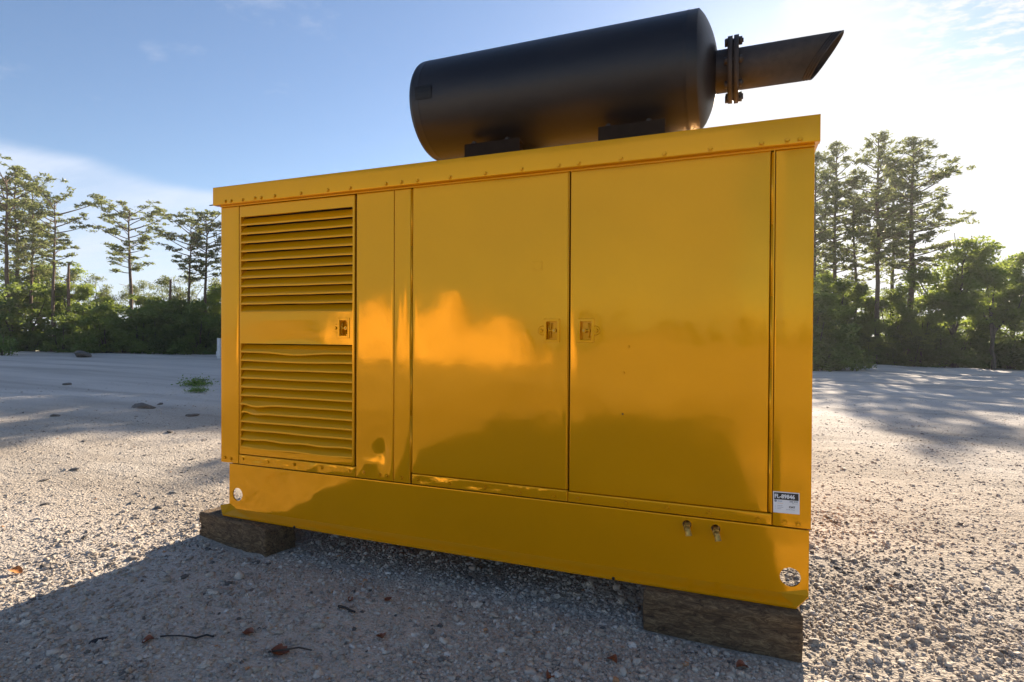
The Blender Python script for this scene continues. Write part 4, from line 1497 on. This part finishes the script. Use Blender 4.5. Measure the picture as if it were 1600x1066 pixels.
stick([(1.27, -.47, .012), (1.31, -.475, .016), (1.345, -.48, .014), (1.37, -.478, .012)], .0065, M_CHAR, 'short black stick on the shaded gravel in front of the enclosure')
stick([(.77, -.98, .012), (.80, -.972, .018), (.83, -.95, .013), (.87, -.945, .018), (.905, -.925, .010), (.93, -.895, .014), (.96, -.885, .006)], .0040, M_CHAR, 'dark twig running right from the small brown leaf at the lower left')
stick([(1.27, -.90, .02), (1.36, -.83, .03), (1.40, -.80, .015)], .004, M_STICK, 'thin brown twig crossing the largest leaf')
stick([(-9.9, 8.0, .02), (-9.2, 7.7, .05), (-8.9, 7.3, .03)], .015, M_STICK, 'thin dark branch lying beyond the left weed')

def rock(x, y, s, mat, label, seed):
    bm = bmesh.new(); bmesh.ops.create_icosphere(bm, subdivisions=3, radius=1)
    r = np.random.default_rng(seed)
    pl2 = [Vector(r.normal(size=3)).normalized() for _ in range(16)]
    ds = r.uniform(.42, .9, 16)
    for v in bm.verts:
        d = v.co.normalized(); rr = 1.0
        for p_, dd in zip(pl2, ds):
            c = d.dot(p_)
            if c > .01: rr = min(rr, dd / c)
        v.co = Vector((d.x * rr * s[0], d.y * rr * s[1], d.z * rr * s[2]))
    o = bm_obj('rock', bm, mat, None)
    o.location = (x, y, gz(x, y) + s[2] * .35); o.rotation_euler = (0, 0, r.uniform(0, 6))
    tag(o, label, 'rock')
    return o


M_ROCK = simple_mat('grey_rock', (.30, .28, .25), .85, nscale=40, var=.3, bump=.01)
M_ROCKD = simple_mat('dark_rock', (.12, .11, .10), .85, nscale=40, var=.3, bump=.01)
rock(3.31, .10, (.040, .032, .026), M_ROCK, 'grey angular rock beside the right end of the right timber block', 1)
rock(3.36, -.02, (.024, .020, .016), M_ROCK, 'smaller grey rock in front of the angular one at the right timber block', 2)
rock(-.30, -.80, (.026, .020, .018), M_ROCK, 'pale rock at the edge of the sunlight on the left', 3)
rock(-.62, -1.13, (.030, .026, .018), M_ROCKD, 'dark rock cut by the left edge of the view', 4)
rock(-.86, .22, (.035, .03, .014), M_ROCKD, 'flat dark stone lying in the sunlit gravel far left', 5)
rock(1.776, -.033, (.016, .014, .012), M_ROCK, 'pale pebble on the fine gravel in front of the enclosure', 6)
rock(.13, -.33, (.030, .02, .016), M_ROCK, 'pale flat stone on the sunlit gravel left of the left timber block', 7)


def weed(x, y, s, label, seed):
    r = np.random.default_rng(seed)
    n = 700
    c = r.normal(size=(n, 3)) * np.array([.30, .24, .13]) * s; c[:, 2] = abs(c[:, 2]) + .02
    V, F = tris(c, .09 * s, r, flat=.3, elong=1.8)
    o = link('weed', mesh_np('weed', V, F, M_WEED), None, (x, y, gz(x, y)))
    tag(o, label, 'weed', kind='stuff')


weed(-8.5, 6.85, .55, 'low bright green weed growing on the gravel left of the enclosure', 1)
weed(-7.3, 5.9, .35, 'tiny weed nearest the left side of the enclosure', 2)

x, y = at(342.5, 27)
bm = bmesh.new(); zg = gz(x, y)
add_box(bm, x - .09, x + .09, y - .05, y + .05, zg - .1, zg + .95, .01)
add_box(bm, x - .13, x + .13, y - .07, y + .07, zg + .10, zg + .34, .02)
tag(bm_obj('marker_post', bm, M_POST), 'short pale post just visible past the left edge of the enclosure', 'post')


def spot(px, py):
    z = -.2
    for _ in range(6):
        D = (CAM[2] - z) * 900 / (py - 521)
        x, y = at(px, D); z = gz(x, y)
    return x, y


for k, (px, py, w, lab) in enumerate(((106, 602, .16, 'dark clod in the shade far left'), (84, 651, .12, 'dark chip in the shade near the left edge'), (222, 637, .30, 'largest dark bark slab in the shade left of the enclosure'),
        (132, 690, .07, 'small dark lump just inside the shade edge'), (70, 790, .055, 'black stone in the sunlit sand at the left'), (68, 752, .06, 'flat dark chip above the black stone'),
        (115, 735, .06, 'greenish dark chip in the middle of the sunlit sand'), (265, 675, .10, 'grey clod in the shade close to the enclosure'), (298, 650, .16, 'flat dark bark piece nearest the enclosure in the shade'),
        (300, 718, .06, 'dark lump on the sunlit sand beside the enclosure'), (270, 770, .07, 'long low stone in the sunlit sand left of the timber block'), (205, 787, .05, 'low dark stone in the middle of the sunlit gravel'),
        (250, 632, .12, 'thin dark chip right beside the largest bark slab'), (128, 558, .9, 'dark heap of debris at the foot of the left trees'))):
    x, y = spot(px, py)
    rock(x, y, (w * .8, w * .42, w * .26), M_ROCKD if k != 10 else M_ROCK, lab, 40 + k)

rock(.54, -1.08, (.042, .018, .012), M_CHAR, 'bluish black bark chip at the lower left of the shade', 61)

# thin evening haze over the lot and in the trees
bm = bmesh.new()
add_box(bm, -150, 150, -130, 130, -8, 19)
hz = bmesh.ops.recalc_face_normals(bm, faces=bm.faces[:])
hm = bpy.data.materials.new('haze'); hm.use_nodes = True
hm.node_tree.nodes.remove(hm.node_tree.nodes['Principled BSDF'])
pv = hm.node_tree.nodes.new('ShaderNodeVolumePrincipled')
pv.inputs['Density'].default_value = 0.0008
pv.inputs['Color'].default_value = (.92, .95, 1, 1)
pv.inputs['Anisotropy'].default_value = 0.35
hm.node_tree.links.new(pv.outputs[0], hm.node_tree.nodes['Material Output'].inputs['Volume'])
tag(bm_obj('haze', bm, hm), kind='stuff', label='thin evening haze hanging over the lot and the woods')
